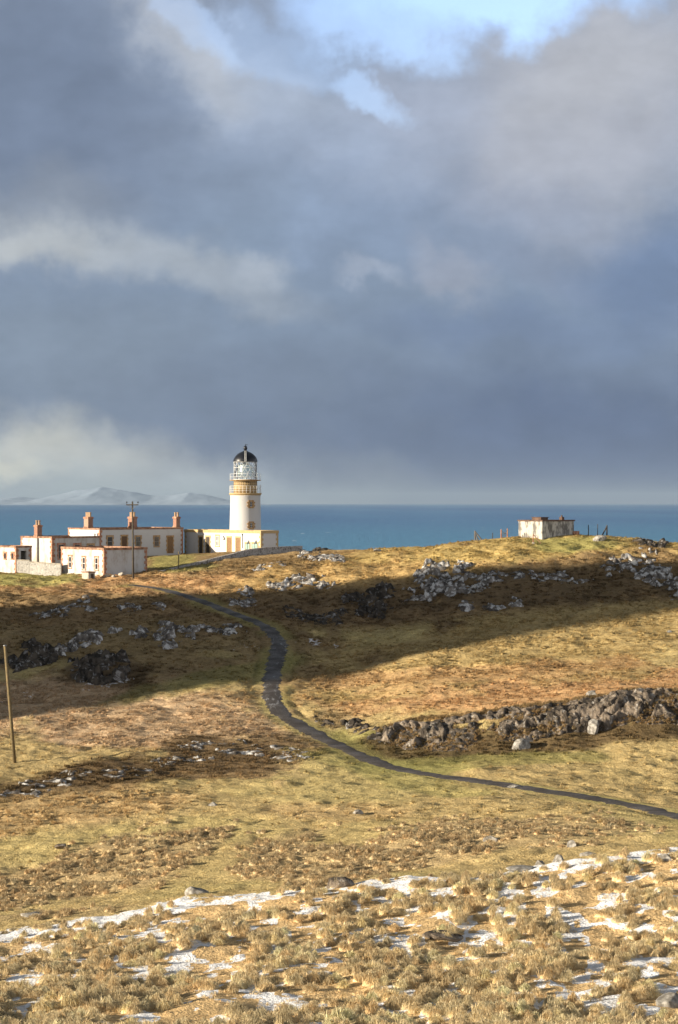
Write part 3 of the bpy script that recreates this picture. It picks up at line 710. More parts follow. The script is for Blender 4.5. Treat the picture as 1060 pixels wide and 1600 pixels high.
# keepers' cottage: long block, lower wing in front of it on the left
cm = corner(156, 279)
wl_ = -run(cm, NEG(EX), 81.5)                       # start of the wing along -x
LM = run(cm, EX, 286.5); DM = run(cm, EY, 107); LW = -wl_
cw = (cm[0] + wl_ * EX[0], cm[1] + wl_ * EX[1]); DW = run(cw, EY, 33)
zt = zrow(825.3, 279) - .22; zw = zrow(838.6, cw[1]) - .22; zb = 25.2
cot = thing('cottage', 'long whitewashed flat-roofed keepers\' cottage with three red brick chimneys and a lower wing', 'cottage', (cm[0], cm[1], 0), BETA)
block(cot, LM, DM, zb, zt, M_WHITE, M_BROWN, M_RED, M_BROWN, .24)
MB().box(wl_, -.004, 0.006, DW, zb, zw).build('wing_wall', M_WHITEW, cot)
MB().box(wl_ + .3, -.3, .3, DW - .3, zw - .1, zw + .03).build('wing_roof', M_BROWN, cot)
_c = MB(); p, t, h = .07, .32, .24
_c.box(wl_ - p, -.01, -p, t, zw - .02, zw + h).box(wl_ - p, wl_ + t, t, DW - t, zw - .02, zw + h).box(wl_ - p, -.01, DW - t, DW + p, zw - .02, zw + h)
_c.build('wing_coping', M_BROWN, cot)
quoin(1, 1, wl_, 0, zb + .1, zw - .03, .55, .3, .4).build('quoin', M_RED, cot)
quoin(1, -1, wl_, DW, zb + .1, zw - .03).build('quoin', M_RED, cot)
def on_y(px, c=cm):  return run(c, EX, px)
def on_x(px, c): return run(c, EY, px)
for px, w in ((172, .85), (216, .85), (244.9, .8)):
    u = on_y(px); Yl = cm[1] + u * EX[1]
    opening(cot, 'window', 'y', u, w, zrow(853.5, Yl), zrow(838.8, Yl), M_TANW, M_GLASSD, 1, barm=M_GREYM, panes=1)
u = on_y(194.5); Yl = cm[1] + u * EX[1]; opening(cot, 'door', 'y', u, .9, zrow(862, Yl), zrow(838, Yl), M_TANW, M_DOOR)
u = on_y(266); Yl = cm[1] + u * EX[1]; opening(cot, 'door', 'y', u, .95, zrow(864.5, Yl), zrow(839, Yl), M_TANW, M_DOORT)
for px, w, rt in ((96, .95, 851), (121, .9, 851), (142, .9, 851.5)):
    u = on_y(px); Yl = cm[1] + u * EX[1]
    opening(cot, 'window', 'y', u, w, zrow(873, Yl), zrow(rt, Yl), M_TANW if px > 130 else M_RED, M_GLASSD, 1, barm=M_GREYM, panes=1)
# chimneys: at picture columns 57, 133, 206, 275
xq, yq = wl_ + .45, run(cw, EY, 57)
chimney(cot, wl_ + .30, yq, zw + .1, .8, .85, 1.5, 2)
MB().box(wl_ - .32, wl_ - .004, yq - .62, yq + .62, zb, zw - .03).build('chimney_breast', M_WHITEW, cot)
chimney(cot, .55, run(cm, EY, 133) - .1, zt + .1, 0.85, 1.1, 1.5, 4)
xr = on_y(207); chimney(cot, xr + 1.2, 1.6, zt + .1, 0.85, 1.1, 1.5, 4)
xr = on_y(275.5); chimney(cot, xr + 1.6, 2.0, zt + .1, .7, .8, 1.45, 2)

# keepers' office block in front of the tower
ca = corner(408, 278); DA = run(ca, EY, 288.5); LA = run(ca, EX, 435)
za = zrow(828.8, 278) - .42; zab = 26.2
ann = thing('lighthouse_office', 'long low cream-trimmed white block at the foot of the lighthouse tower', 'building', (ca[0], ca[1], 0), BETA)
block(ann, LA, DA, zab, za, M_WHITE, M_TAN, M_TAN, M_CONC, .42, ((1, 1, 0, 0), (-1, 1, 1, 0)))
quoin(1, -1, 0, DA - .02, zab + .1, za - .03, .3, .5, .38).build('quoin', M_TAN, ann)
def arow(px, row):
    u = on_x(px, ca); return u, zrow(row, ca[1] + u * EY[1])
for px, w, r0, r1, m_ in ((314.2, .85, 865.5, 839, M_DARK), (325.3, .85, 866, 839, M_DARK), (358.6, 1.0, 866, 840, M_DOORT), (372.3, 1.0, 866, 840.5, M_DOORT)):
    u, z0 = arow(px, r0); _, z1 = arow(px, r1); opening(ann, 'door', 'x', u, w, z0, z1, M_TAN, m_, toothed=px < 330)
u, z0 = arow(340, 853); _, z1 = arow(340, 837.5); opening(ann, 'window', 'x', u, .8, z0, z1, M_TAN, M_GREYM, 1, False)
for px, w in ((387.3, 1.05), (398.8, 1.3)):
    u, z0 = arow(px, 858.5); _, z1 = arow(px, 849.3); o = opening(ann, 'window', 'x', u, w, z0, z1, M_TAN, M_GLASSD, 0, False)
    MB().box(-.05, -.013, u - w / 2 + .05, u - .05, z0 + .04, z1 - .04).box(-.05, -.013, u + .05, u + w / 2 - .05, z0 + .04, z1 - .04).build('shutter', M_GREEN, o)
for px in (389, 400.5):
    u, z = arow(px, 845.5)
    MB().box(-.12, -.005, u - .12, u + .12, z - .1, z + .12).tube((-.07, u, z - .1), (-.16, u, z - .34), .16, .22, 10).build('wall_lamp', M_GREYM, ann)
u, z = arow(349.5, 841); MB().box(-.3, -.005, u - .33, u + .33, z - .18, z + .12).tube((-.15, u, z + .12), (-.15, u, z + .36), .22, .12, 10).build('vent_hood', M_METALW, ann)
u, z = arow(379.3, 836); _, z2 = arow(379.3, 857); MB().tube((-.07, u, z2), (-.07, u, z), .05, n=6).box(-.16, -.005, u - .1, u + .1, z, z + .2).build('drainpipe', M_GREYM, ann)

# the tower
def ring(m, r, z, w, n=48):
    pts = [(r * math.cos(2 * math.pi * i / n), r * math.sin(2 * math.pi * i / n), z) for i in range(n)]
    for i in range(n): m.tube(pts[i], pts[(i + 1) % n], w, n=5)
Yt = 286.0; ct = corner(383.7, Yt); k_ = Yt / F
zr = lambda row: zrow(row, Yt)
lh = thing('lighthouse', 'white round lighthouse tower with ochre balcony band and black domed lantern', 'lighthouse', (ct[0], ct[1], 0), 0)
r0, r1 = 24.6 * k_, 23.3 * k_
MB().lathe([(r0 * 1.02, 26), (r0, zr(828)), (r1, zr(776)), (r1 + .06, zr(775)), (r1 + .06, zr(774.2))], 64).build('tower', M_WHITE, lh, True)
rg = 25.4 * k_
MB().lathe([(r1 + .02, zr(774.5)), (rg - .12, zr(773.4)), (rg, zr(772.4)), (rg, zr(770.6)), (rg - .03, zr(770.3)), (.5, zr(770.2))], 64).build('gallery', M_TAN, lh)
rd = 18.3 * k_
MB().lathe([(rd, zr(770.4)), (rd, zr(750.8))], 56).build('watch_room', M_TAN, lh, True)
v = MB()
for i in range(30):
    t = 2 * math.pi * i / 30; cx_, cy_ = (rd + .0) * math.cos(t), (rd + .0) * math.sin(t)
    for q in range(2):
        zz = zr(754.6 + q * 3.0) ; v.tube((cx_ * .97, cy_ * .97, zz), (cx_ * 1.012, cy_ * 1.012, zz), .085, n=6)
for q in range(2):
    ring(v, rd + .005, zr(754.6 + q * 3.0), .02)
for i in range(0, 30, 5):
    t = 2 * math.pi * i / 30; v.tube((rd * math.cos(t), rd * math.sin(t), zr(757.8)), (rd * math.cos(t), rd * math.sin(t), zr(754.4)), .02, n=5)
v.build('vent_grille', M_DARK, lh)
rl = MB()
for i in range(26):
    t = 2 * math.pi * i / 26; x_, y_ = (rg - .1) * math.cos(t), (rg - .1) * math.sin(t); rl.tube((x_, y_, zr(770.4)), (x_, y_, zr(759.2)), .022, n=5)
for row in (759.2, 763, 766.8): ring(rl, rg - .1, zr(row), .02)
rl.tube((rg - .15, -.3, zr(770)), (rg - .15, -.3, zr(757.5)), .05, n=6)
rl.build('balcony_railing', M_METALW, lh)
MB().lathe([(rd - .02, zr(751.6)), (rd + .55, zr(751.1)), (rd + .6, zr(750.6)), (rd + .6, zr(749.9)), (rd - .1, zr(749.6))], 56).build('lantern_walkway', M_TANW, lh)
rr = MB()
for i in range(18):
    t = 2 * math.pi * i / 18; x_, y_ = (rd + .55) * math.cos(t), (rd + .55) * math.sin(t); rr.tube((x_, y_, zr(750)), (x_, y_, zr(740.5)), .018, n=5)
for row in (740.5, 745.2): ring(rr, rd + .55, zr(row), .018)
rr.build('walkway_railing', M_METALW, lh)
rlan = 18.2 * k_
lan = MB().lathe([(rlan - .05, zr(749.7)), (rlan - .05, zr(721.4))], 24).build('lantern', M_PANE, lh)
as_ = MB(); nA = 12; h0, h1 = zr(749.6), zr(721.6); rows_ = 3
for q in range(rows_):
    za0, za1 = h0 + (h1 - h0) * q / rows_, h0 + (h1 - h0) * (q + 1) / rows_
    for i in range(nA):
        for sgn in (.5, -.5):
            t0 = 2 * math.pi * (i + q * .5) / nA; t1 = 2 * math.pi * (i + q * .5 + sgn) / nA
            as_.tube((rlan * math.cos(t0), rlan * math.sin(t0), za0), (rlan * math.cos(t1), rlan * math.sin(t1), za1), .024, n=5)
for row in (749.2, 740.3, 731, 722): ring(as_, rlan, zr(row), .035)
as_.build('astragals', M_METALW, lan)
MB().lathe([(.35, zr(749.6)), (.35, zr(746)), (1.0, zr(745)), (1.15, zr(737)), (1.0, zr(727)), (.45, zr(724)), (.2, zr(721.8))], 16).build('lens', M_LENS, lan, False)
rdm = 19.0 * k_
dome = MB().lathe([(rlan - .1, zr(721.9)), (rdm, zr(721.6)), (rdm, zr(720.6)), (rdm * .985, zr(718.6)), (rdm * .93, zr(716)), (rdm * .83, zr(713)), (rdm * .68, zr(710)), (rdm * .5, zr(707.6)), (rdm * .32, zr(706)), (rdm * .18, zr(705)), (rdm * .13, zr(703.8))], 48).build('dome', M_BLACK, lh, True)
MB().lathe([(.16, zr(704)), (.17, zr(703.5)), (.27, zr(702)), (.29, zr(700)), (.27, zr(698.2)), (.16, zr(697)), (.06, zr(696.4)), (.03, zr(693.8)), (0, zr(693.6))], 20).box(-.02, .34, -.02, .02, zr(695.4), zr(694.6)).build('finial', M_BLACK, dome, True)
ld = MB(); ta = math.atan2(-1, .06)
pr = [(rdm + .06, zr(721.5)), (rdm * .99 + .06, zr(718.6)), (rdm * .84 + .08, zr(713)), (rdm * .51 + .1, zr(707.5)), (rdm * .2 + .08, zr(704.6))]
for sgn in (-.09, .09):
    for i in range(4):
        a_, b_ = pr[i], pr[i + 1]
        f_ = lambda r, z: (r * math.cos(ta) - sgn * math.sin(ta), r * math.sin(ta) + sgn * math.cos(ta), z)
        ld.tube(f_(*a_), f_(*b_), .03, n=5)
ld.build('dome_ladder', M_METALW, dome)
for row0, row1 in ((794, 781.5), (826.5, 814.5)):
    th = math.atan2(-.86, .37 + .02); rw = r1 + (r0 - r1) * ((row0 + row1) / 2 - 776) / 52
    m = MB(); z0, z1 = zr(row0), zr(row1); q = 0; z = z0
    ux, uy = -math.sin(th), math.cos(th)
    o = bpy.data.objects.new('window', None)
    def tb(mb, a0, a1, d0, d1, q0, q1):
        b = len(mb.v)
        for zz in (q0, q1):
            for (aa, dd) in ((a0, d0), (a1, d0), (a1, d1), (a0, d1)):
                mb.v.append(((rw + dd) * math.cos(th) + aa * ux, (rw + dd) * math.sin(th) + aa * uy, zz))
        mb.f += [tuple(b + i for i in f) for f in ((3, 2, 1, 0), (4, 5, 6, 7), (0, 1, 5, 4), (1, 2, 6, 5), (2, 3, 7, 6), (3, 0, 4, 7))]
    pane = MB(); tb(pane, -.17, .17, -.12, .05, z0 + .3, z1 - .3); w_ = pane.build('window', M_GLASSD, lh)
    s = MB(); n_ = 5; hh = (z1 - z0) / n_
    for q in range(n_):
        e = .58 if q in (1, 3) else .44
        if q in (0, n_ - 1): tb(s, -e, e, -.25, .085, z0 + q * hh, z0 + (q + 1) * hh)
        else:
            tb(s, -e - .06, -.17, -.25, .08, z0 + q * hh, z0 + (q + 1) * hh - .01); tb(s, .17, e + .06, -.25, .08, z0 + q * hh, z0 + (q + 1) * hh - .01)
    s.build('surround', M_TANW, w_)
    f = MB(); tb(f, -.02, .02, .05, .075, z0 + .3, z1 - .3); tb(f, -.17, .17, .05, .07, (z0 + z1) / 2 - .02, (z0 + z1) / 2 + .02); f.build('sash', M_METALW, w_)

# square store in front
cf = corner(163, 250); DF = run(cf, EY, 96); LF = run(cf, EX, 230)
zf = zrow(855.8, 250) - .3; zfb = 23.6
sto = thing('store_building', 'square whitewashed store with brown flat roof edge standing behind the power pole', 'building', (cf[0], cf[1], 0), BETA)
block(sto, LF, DF, zfb, zf, M_WHITEW, M_BROWN, M_RED, M_BROWN, .3)
for px, r0_, r1_ in ((110, 887, 869.5), (131.5, 889.5, 871), (151.2, 890, 871.5)):
    u = run(cf, EY, px); Yl = cf[1] + u * EY[1]
    opening(sto, 'window', 'x', u, .62, zrow(r0_, Yl), zrow(r1_, Yl), M_RED, M_GLASSD, 1, True, 1)
MB().box(-.16, -.004, -.12, DF, zfb, zrow(897, 252)).build('plinth', M_CONC, sto)

# open-fronted outbuilding on the left
co = corner(25.3, 258); LO = run(co, EX, 49.5); DO = run(co, EY, -6)
zo = zrow(853, 258) - .22; zob = 24.4
ob = thing('outbuilding', 'small whitewashed outbuilding with red quoins and an open doorway at the left end', 'outbuilding', (co[0], co[1], 0), BETA)
MB().box(0, .35, 0, DO, zob, zo).box(.35, .75, 0, .35, zob, zo).box(LO - .8, LO, 0, .35, zob, zo).box(.35, LO, DO - .35, DO, zob, zo).box(LO - .35, LO, .35, DO - .35, zob, zo).box(.75, LO - .8, 0, .35, zo - .45, zo).box(.35, LO - .35, 1.7, 1.95, zob, zo - .05).build('wall', M_WHITEW, ob)
MB().box(.3, LO - .3, .3, DO - .3, zo - .12, zo + .02).build('roof', M_BROWN, ob)
coping(0, LO, 0, DO, zo - .02, .24).build('coping', M_BROWN, ob)
for a_ in ((1, 1, 0, 0), (-1, 1, LO, 0), (1, -1, 0, DO)): quoin(*a_, zob + .1, zo - .03).build('quoin', M_RED, ob)
for px in (8.5, 20): 
    u = run(co, EY, px); Yl = co[1] + u * EY[1]; opening(ob, 'window', 'x', u, .5, zrow(873, Yl), zrow(864.5, Yl), M_RED, M_GLASSD, 0, True)

# walls
def wall_run(name, label, pts, thick, m1, m2=None, caph=.14):
    """a free-standing wall through (x, y, z top, z bottom)"""
    w = MB(); c = MB()
    P = np.array(pts, float); tt = np.gradient(P[:, :2], axis=0); tt /= np.linalg.norm(tt, axis=1)[:, None]
    nn = np.stack([-tt[:, 1], tt[:, 0]], 1) * thick / 2
    def strip(m, dz0, dz1, k, usebot):
        b = len(m.v)
        for i in range(len(P)):
            lo = P[i, 3] if usebot else P[i, 2] + dz0
            for s_, z in ((1, lo), (-1, lo), (-1, P[i, 2] + dz1), (1, P[i, 2] + dz1)):
                m.v.append((P[i, 0] + s_ * nn[i, 0] * k, P[i, 1] + s_ * nn[i, 1] * k, z))
        for i in range(len(P) - 1):
            for j in range(4): m.f.append((b + i * 4 + j, b + i * 4 + (j + 1) % 4, b + (i + 1) * 4 + (j + 1) % 4, b + (i + 1) * 4 + j))
        e = b + (len(P) - 1) * 4; m.f += [(b, b + 3, b + 2, b + 1), (e, e + 1, e + 2, e + 3)]
    strip(w, 0, -caph, 1, True)
    o = w.build('stone_wall', m1); o.name = name; tag(o, label, 'wall')
    strip(c, -caph + .002, 0, 1.12, False); c.build('coping', m2 or m1, o)
    return o
P = []
for px, Y, top in ((246, 251.5, 893), (262, 254, 889.5), (280, 257, 885), (301, 260, 880), (322, 262.5, 875), (342, 265, 870), (362, 267, 865.3), (376, 268.8, 861), (390, 270, 858), (412, 272, 855.4), (436, 274, 854), (454, 275.5, 853.4), (471, 277, 853)):
    x, y = corner(px, Y); P.append((x, y, zrow(top, Y), zrow(top, Y) - 3.2))
wall_run('courtyard_wall', 'grey rubble stone wall curving up beside the courtyard to the lighthouse', P, .5, M_RUBBLE, M_RUBBLE, .12)
P = []
for px, Y, top in ((27, 257.6, 874.2), (47, 257.3, 874.6), (47.6, 257.3, 877.2), (70, 256.6, 879), (96, 256, 880.5)):
    x, y = corner(px, Y); P.append((x, y, zrow(top, Y), zrow(top, Y) - 3.0))
wall_run('yard_wall', 'pale stone yard wall with light coping between outbuilding and square store', P, .42, M_LIMED, M_CONC, .16)

# concrete bunker by the store and blocks of rubble at its corner
x, y = corner(138.5, 248.2); zb_ = zrow(906, 248)
bk = thing('concrete_bunker', 'small grey concrete bunker with a slab lid against the store front', 'bunker', (x, y, zb_), BETA)
MB().box(-.5, .5, -.75, .75, -.6, .95).build('body', M_CONC, bk); MB().box(-.62, .62, -.87, .87, .95, 1.08).build('lid', M_BROWN, bk); MB().box(-.15, .3, -.765, -.75, .05, .8).build('hatch', M_DARK, bk)

# blockhouse on the hilltop
cb = corner(847.5, 254.5); DB = run(cb, EY, 810.5); LB = run(cb, EX, 897)
zk = zrow(814.6, 254.5); 
bh = thing('blockhouse', 'peeling white flat-roofed blockhouse alone on the hilltop', 'building', (cb[0], cb[1], 0), BETA)
MB().box(0, LB, 0, DB, zk - 4.2, zk).build('wall', M_PEEL, bh)
MB().box(-.12, LB + .14, -.12, DB + .1, zk, zk + .17).build('roof', M_UMBER, bh)
u = 2.2; MB().box(1.2, 2.6, 1.3, 2.9, zk + .17, zk + .48).box(1.1, 2.7, 1.2, 3.0, zk + .48, zk + .55).build('hatch', M_UMBER, bh)
MB().box(LB - 1.6, LB - 1.15, .7, 1.2, zk + .17, zk + .55).tube((LB - 1.37, .95, zk + .55), (LB - 1.37, .95, zk + .8), .13, .1, 8).build('flue', M_UMBER, bh)
MB().box(LB * .96, LB + .9, -.2, .5, zk - 3.6, zk - 1.35).build('buttress', M_RED, bh)

# ------------------------------------------------------------------ poles, posts, stays
def gz(x, y): return float(land(np.array([x]), np.array([y]))[0])
def pole(name, label, px, row, toppx, toprow, r, m, cat, group=None, extra=None, Y=None):
    x, y = hit(px, row) if Y is None else corner(px, Y)
    z0 = gz(x, y); dx = (toppx - px) / F * y; h = zrow(toprow, y) - z0
    o = thing(name, label, cat, (x, y, z0), 0, group)
    MB().tube((0, 0, -.5), (dx, 0, h), r, r * .78, 12).build('shaft', m, o, True)
    if extra: extra(o, dx, h)
    return o
def xarm(o, dx, h):
    a = MB().box(dx - .78, dx + .78, -.2, -.08, h - .5, h - .36).build('crossarm', M_WOODD, o)
    for s in (-.72, .72):
        MB().tube((dx + s, -.14, h - .36), (dx + s, -.14, h - .14), .025, n=6).lathe([(.05, h - .2), (.1, h - .16), (.1, h - .08), (.06, h - .02), (0, h)], 10, (dx + s, -.14)).build('insulator', M_BLACK, a)
    MB().tube((dx - .5, -.1, h - .5), (dx, -.1, h - 1.0), .025, n=5).tube((dx + .5, -.1, h - .5), (dx, -.1, h - 1.0), .025, n=5).build('brace', M_GREYM, o)
pole('utility_pole', 'dark utility pole with a crossarm and two insulators in front of the store', 208.6, 899, 207.2, 783.5, .13, M_WOODD, 'pole', extra=xarm, Y=246.5)
def topcap(o, dx, h):
    MB().tube((dx, 0, h - .02), (dx, 0, h + .06), .15, .12, 12).build('cap', M_GREYM, o)
pole('wooden_pole', 'tall bare wooden pole leaning left in the pale moor grass', 24, 1190, 8, 1009, .15, M_WOOD, 'pole', extra=topcap)

def post(label, px, Y, row_top, dpx=0, r=.06, m=None, brace=None, group=None, name='fence_post', cat='post'):
    x, y = corner(px, Y); z0 = gz(x, y); h = zrow(row_top, Y) - z0
    o = thing(name, label, cat, (x, y, z0), 0, group)
    MB().tube((0, 0, -.4), (dpx / F * Y, 0, h), r, r * .9, 8).build('shaft', m or M_WOODG, o)
    MB().tube((dpx / F * Y, 0, h - .01), (dpx / F * Y, 0, h + .04), r * .92, r * .4, 8).build('cap', M_GREYM, o)
    for (bx_, f0) in (brace or []):
        xe = bx_ / F * Y; ze = gz(x + xe, y) - z0
        MB().tube((dpx / F * Y * f0, -.02, h * f0), (xe, -.1, ze - .1), r * .85, n=8).build('brace', m or M_WOODG, o)
    return o
post('weathered timber post standing in front of the low end of the courtyard wall', 279.5, 256, 862, 0, .075, M_WOOD)
post('short grey post standing against the curve of the courtyard wall', 324, 262, 874.5, 0, .07, M_WOODG)
post('low thin stake in the shaded slope beyond the tall wooden pole', 30, 214, 998, 0, .06, M_WOOD)
post('grey strainer post with two sloping braces on the hill crest left of the gate', 742.5, 256, 829.5, 0, .11, M_WOODG, [(5.5, .8), (11.5, .95)])
post('thin dark stake on the hill crest between strainer post and gate', 770, 256.5, 832.5, 0, .055, M_DARK)
post('dark thin post just right of the blockhouse on the hill', 919.8, 259, 820, 0, .06, M_DARK)
post('tall thin post between two dark fence posts right of the blockhouse', 934.2, 259, 819, 0, .05, M_DARK)
post('thick dark end post with one sloping brace right of the blockhouse', 948.6, 259, 821, 0, .10, M_DARK, [(-9, .9)])
# gate frame by the blockhouse
x, y = corner(783.5, 256); z0 = gz(x, y) 
gt = thing('field_gate', 'small reddish timber gate with a crossed brace beside the blockhouse', 'gate', (x, y, z0))
w_ = 9.7 / F * 256; hg = zrow(827, 256) - z0
for xx, hh in ((0, hg), (w_, hg + .1)): MB().tube((xx, 0, -.4), (xx, 0, hh), .085, .075, 8).build('gatepost', M_RED, gt)
b = MB()
for f_ in (.14, .32, .5): b.box(.08, w_ - .08, -.03, .03, hg * f_, hg * f_ + .06)
b.build('rail', M_WOODG, gt)
MB().tube((.08, -.05, hg * .85), (w_ * .55, -.05, hg * .5), .03, n=6).tube((w_ - .05, -.05, hg * .85), (w_ * .45, -.05, hg * .45), .03, n=6).build('brace', M_WOODG, gt)
# leaning hand winch post in front of the blockhouse
x, y = corner(833.5, 247); z0 = gz(x, y); Yw = 247; sc = Yw / F
wp = thing('stay_post', 'short rusty post with a slanting stay and thin rod in front of the blockhouse', 'post', (x, y, z0))
zz = lambda row: zrow(row, Yw) - z0
MB().tube((0, 0, -.3), (0, 0, zz(834)), .07, .06, 8).build('shaft', M_RED, wp)
MB().tube((0, 0, zz(835)), (12 * sc, .2, max(zz(850), .02)), .055, .05, 8).build('stay', M_RED, wp)
MB().tube((.02, 0, zz(835)), (1.4 * sc, 0, zz(815.5)), .03, .025, 6).build('rod', M_GREYM, wp)
MB().box(-.14, .14, -.14, .14, -.2, .16).build('footing', M_CONC, wp)

# ------------------------------------------------------------------ rocks
def ico(n):
    t = (1 + 5 ** .5) / 2
    V = [(-1, t, 0), (1, t, 0), (-1, -t, 0), (1, -t, 0), (0, -1, t), (0, 1, t), (0, -1, -t), (0, 1, -t), (t, 0, -1), (t, 0, 1), (-t, 0, -1), (-t, 0, 1)]
    Fc = [(0, 11, 5), (0, 5, 1), (0, 1, 7), (0, 7, 10), (0, 10, 11), (1, 5, 9), (5, 11, 4), (11, 10, 2), (10, 7, 6), (7, 1, 8), (3, 9, 4), (3, 4, 2), (3, 2, 6), (3, 6, 8), (3, 8, 9), (4, 9, 5), (2, 4, 11), (6, 2, 10), (8, 6, 7), (9, 8, 1)]
    V = [np.array(v, float) / np.linalg.norm(v) for v in V]
    for _ in range(n):
        mid = {}; out = []
        def md(a, b):
            k = (min(a, b), max(a, b))
            if k not in mid: p = V[a] + V[b]; V.append(p / np.linalg.norm(p)); mid[k] = len(V) - 1
            return mid[k]
        for a, b, c in Fc:
            ab, bc, ca = md(a, b), md(b, c), md(c, a); out += [(a, ab, ca), (b, bc, ab), (c, ca, bc), (ab, bc, ca)]
        Fc = out
    return np.array(V), np.array(Fc)
ICO2, ICO3 = ico(2), ico(3)
def chunk(rs, size, sub=2, squash=(1, 1, .75), cuts=9):
    V, Fc = (ICO2 if sub == 2 else ICO3); p = V.copy()
    for _ in range(cuts):
        n = rs.normal(size=3); n /= np.linalg.norm(n); d = rs.uniform(.5, .86)
        o = p @ n - d; p = p - np.where(o > 0, o, 0)[:, None] * n
    q = p * 2.1 + rs.uniform(0, 50, 3)
    p = p * (1 + .16 * (fbm(q[:, 0] + q[:, 2], q[:, 1] - q[:, 2] * .7, 3, rs.randint(9999)) - .5))[:, None]
    p = p * np.array(squash) * rs.uniform(.8, 1.25, 3) * size
    a = rs.uniform(0, 6.28); tx = rs.normal(0, .25)
    ca, sa = math.cos(a), math.sin(a); p = p @ np.array([[ca, -sa, 0], [sa, ca, 0], [0, 0, 1]]).T
    p = p @ np.array([[1, 0, 0], [0, math.cos(tx), -math.sin(tx)], [0, math.sin(tx), math.cos(tx)]]).T
    return p, Fc
def rocks(name, label, cat, spots, mat_, seed, group=None, sub=2):
    """spots: (x, y, size, sink, squash) -> ONE mesh of bedrock lumps, origin at the first"""
    rs = R_(seed); Vs = []; Fs = []; n = 0
    x0, y0 = spots[0][:2]; z0 = gz(x0, y0)
    if len(spots) > 4:                              # the lumps are one bed of rock: buried ribs join them
        P = np.array([s[:2] for s in spots]); r_ = np.array([s[2] for s in spots]); inn = [0]; best = np.hypot(*(P - P[0]).T); par = np.zeros(len(P), int); best[0] = 1e9; ribs = []
        for _ in range(len(P) - 1):
            k = int(best.argmin()); j = par[k]; L_ = best[k]; gap = L_ - .6 * (r_[k] + r_[j])
            if gap > 0:
                for f_ in np.arange(.2, L_, .22) / L_: ribs.append((*(P[j] + (P[k] - P[j]) * f_), .26, -.55, (1.1, 1.1, .8)))
            dk = np.hypot(*(P - P[k]).T); best[k] = 1e9
            up = (dk < best) & (best < 1e8); par[up] = k; best[up] = dk[up]
        spots = list(spots) + ribs
    sx = np.array([s[0] for s in spots]); sy = np.array([s[1] for s in spots]); sz = land(sx, sy)
    for (s, z) in zip(spots, sz):
        p, f = chunk(rs, s[2], sub, s[4]); p = p + np.array([s[0] - x0, s[1] - y0, z - z0 + s[2] * s[3]])
        Vs.append(p); Fs.append(f + n); n += len(p)
    o = np_mesh(name, np.concatenate(Vs), np.concatenate(Fs), mat_); o.location = (x0, y0, z0)
    return tag(o, label, cat, group)
def voronoi(x, y, seed, jit=.9):
    """nearest cell: random numbers of the cell, offset from its centre, closeness of the crack"""
    ix = np.floor(x); iy = np.floor(y); d1 = np.full(x.shape, 9.); d2 = np.full(x.shape, 9.); ra = np.zeros(x.shape); rb = ra.copy(); rc = ra.copy(); ox = ra.copy(); oy = ra.copy()
    for i in (-1, 0, 1):
        for j in (-1, 0, 1):
            cx_ = ix + i + .5 + jit * (_hash(ix + i, iy + j, seed) - .5); cy_ = iy + j + .5 + jit * (_hash(ix + i, iy + j, seed + 1) - .5)
            d = np.hypot(x - cx_, y - cy_); n = d < d1
            d2 = np.where(n, d1, np.minimum(d2, d)); d1 = np.where(n, d, d1); ox = np.where(n, x - cx_, ox); oy = np.where(n, y - cy_, oy)
            for k, arr in enumerate((ra, rb, rc)): arr[n] = _hash(ix + i, iy + j, seed + 2 + k)[n]
    return ra, rb - .5, rc - .5, ox, oy, d2 - d1
def blocky(x, y, cell, seed):
    """jointed rock: tilted blocks of two sizes with cracks between them, 0..1"""
    wx = x + (fbm(x / cell, y / cell, 3, seed) - .5) * cell * .7; wy = y + (fbm(x / cell + 40, y / cell, 3, seed + 5) - .5) * cell * .7
    a, tx, ty, ox, oy, cr = voronoi(wx / (cell * 1.25), wy / cell, seed)
    a2, tx2, ty2, ox2, oy2, cr2 = voronoi(wx / (cell * .5), wy / (cell * .4), seed + 50)
    h = a * .75 + (tx * ox + ty * oy) * 1.1 + (a2 - .5) * .2 + (tx2 * ox2 + ty2 * oy2) * .4
    h = h - .25 * sst(.10, 0, cr) - .08 * sst(.12, 0, cr2)
    return h + (fbm(x / .5, y / .5, 3, seed + 9) - .5) * .16, a
def grid_mesh(name, label, X, Y, Z, mat_):
    nr, nc = X.shape; id_ = np.arange(nr * nc).reshape(nr, nc)
    T = np.stack([id_[:-1, :-1], id_[:-1, 1:], id_[1:, 1:], id_[1:, :-1]], -1).reshape(-1, 4)
    o0 = np.array([X.mean(), Y.mean(), Z.mean()])
    o = np_mesh(name, np.stack([X, Y, Z], -1).reshape(-1, 3) - o0, T, mat_); o.location = o0
    return tag(o, label, 'rock outcrop')
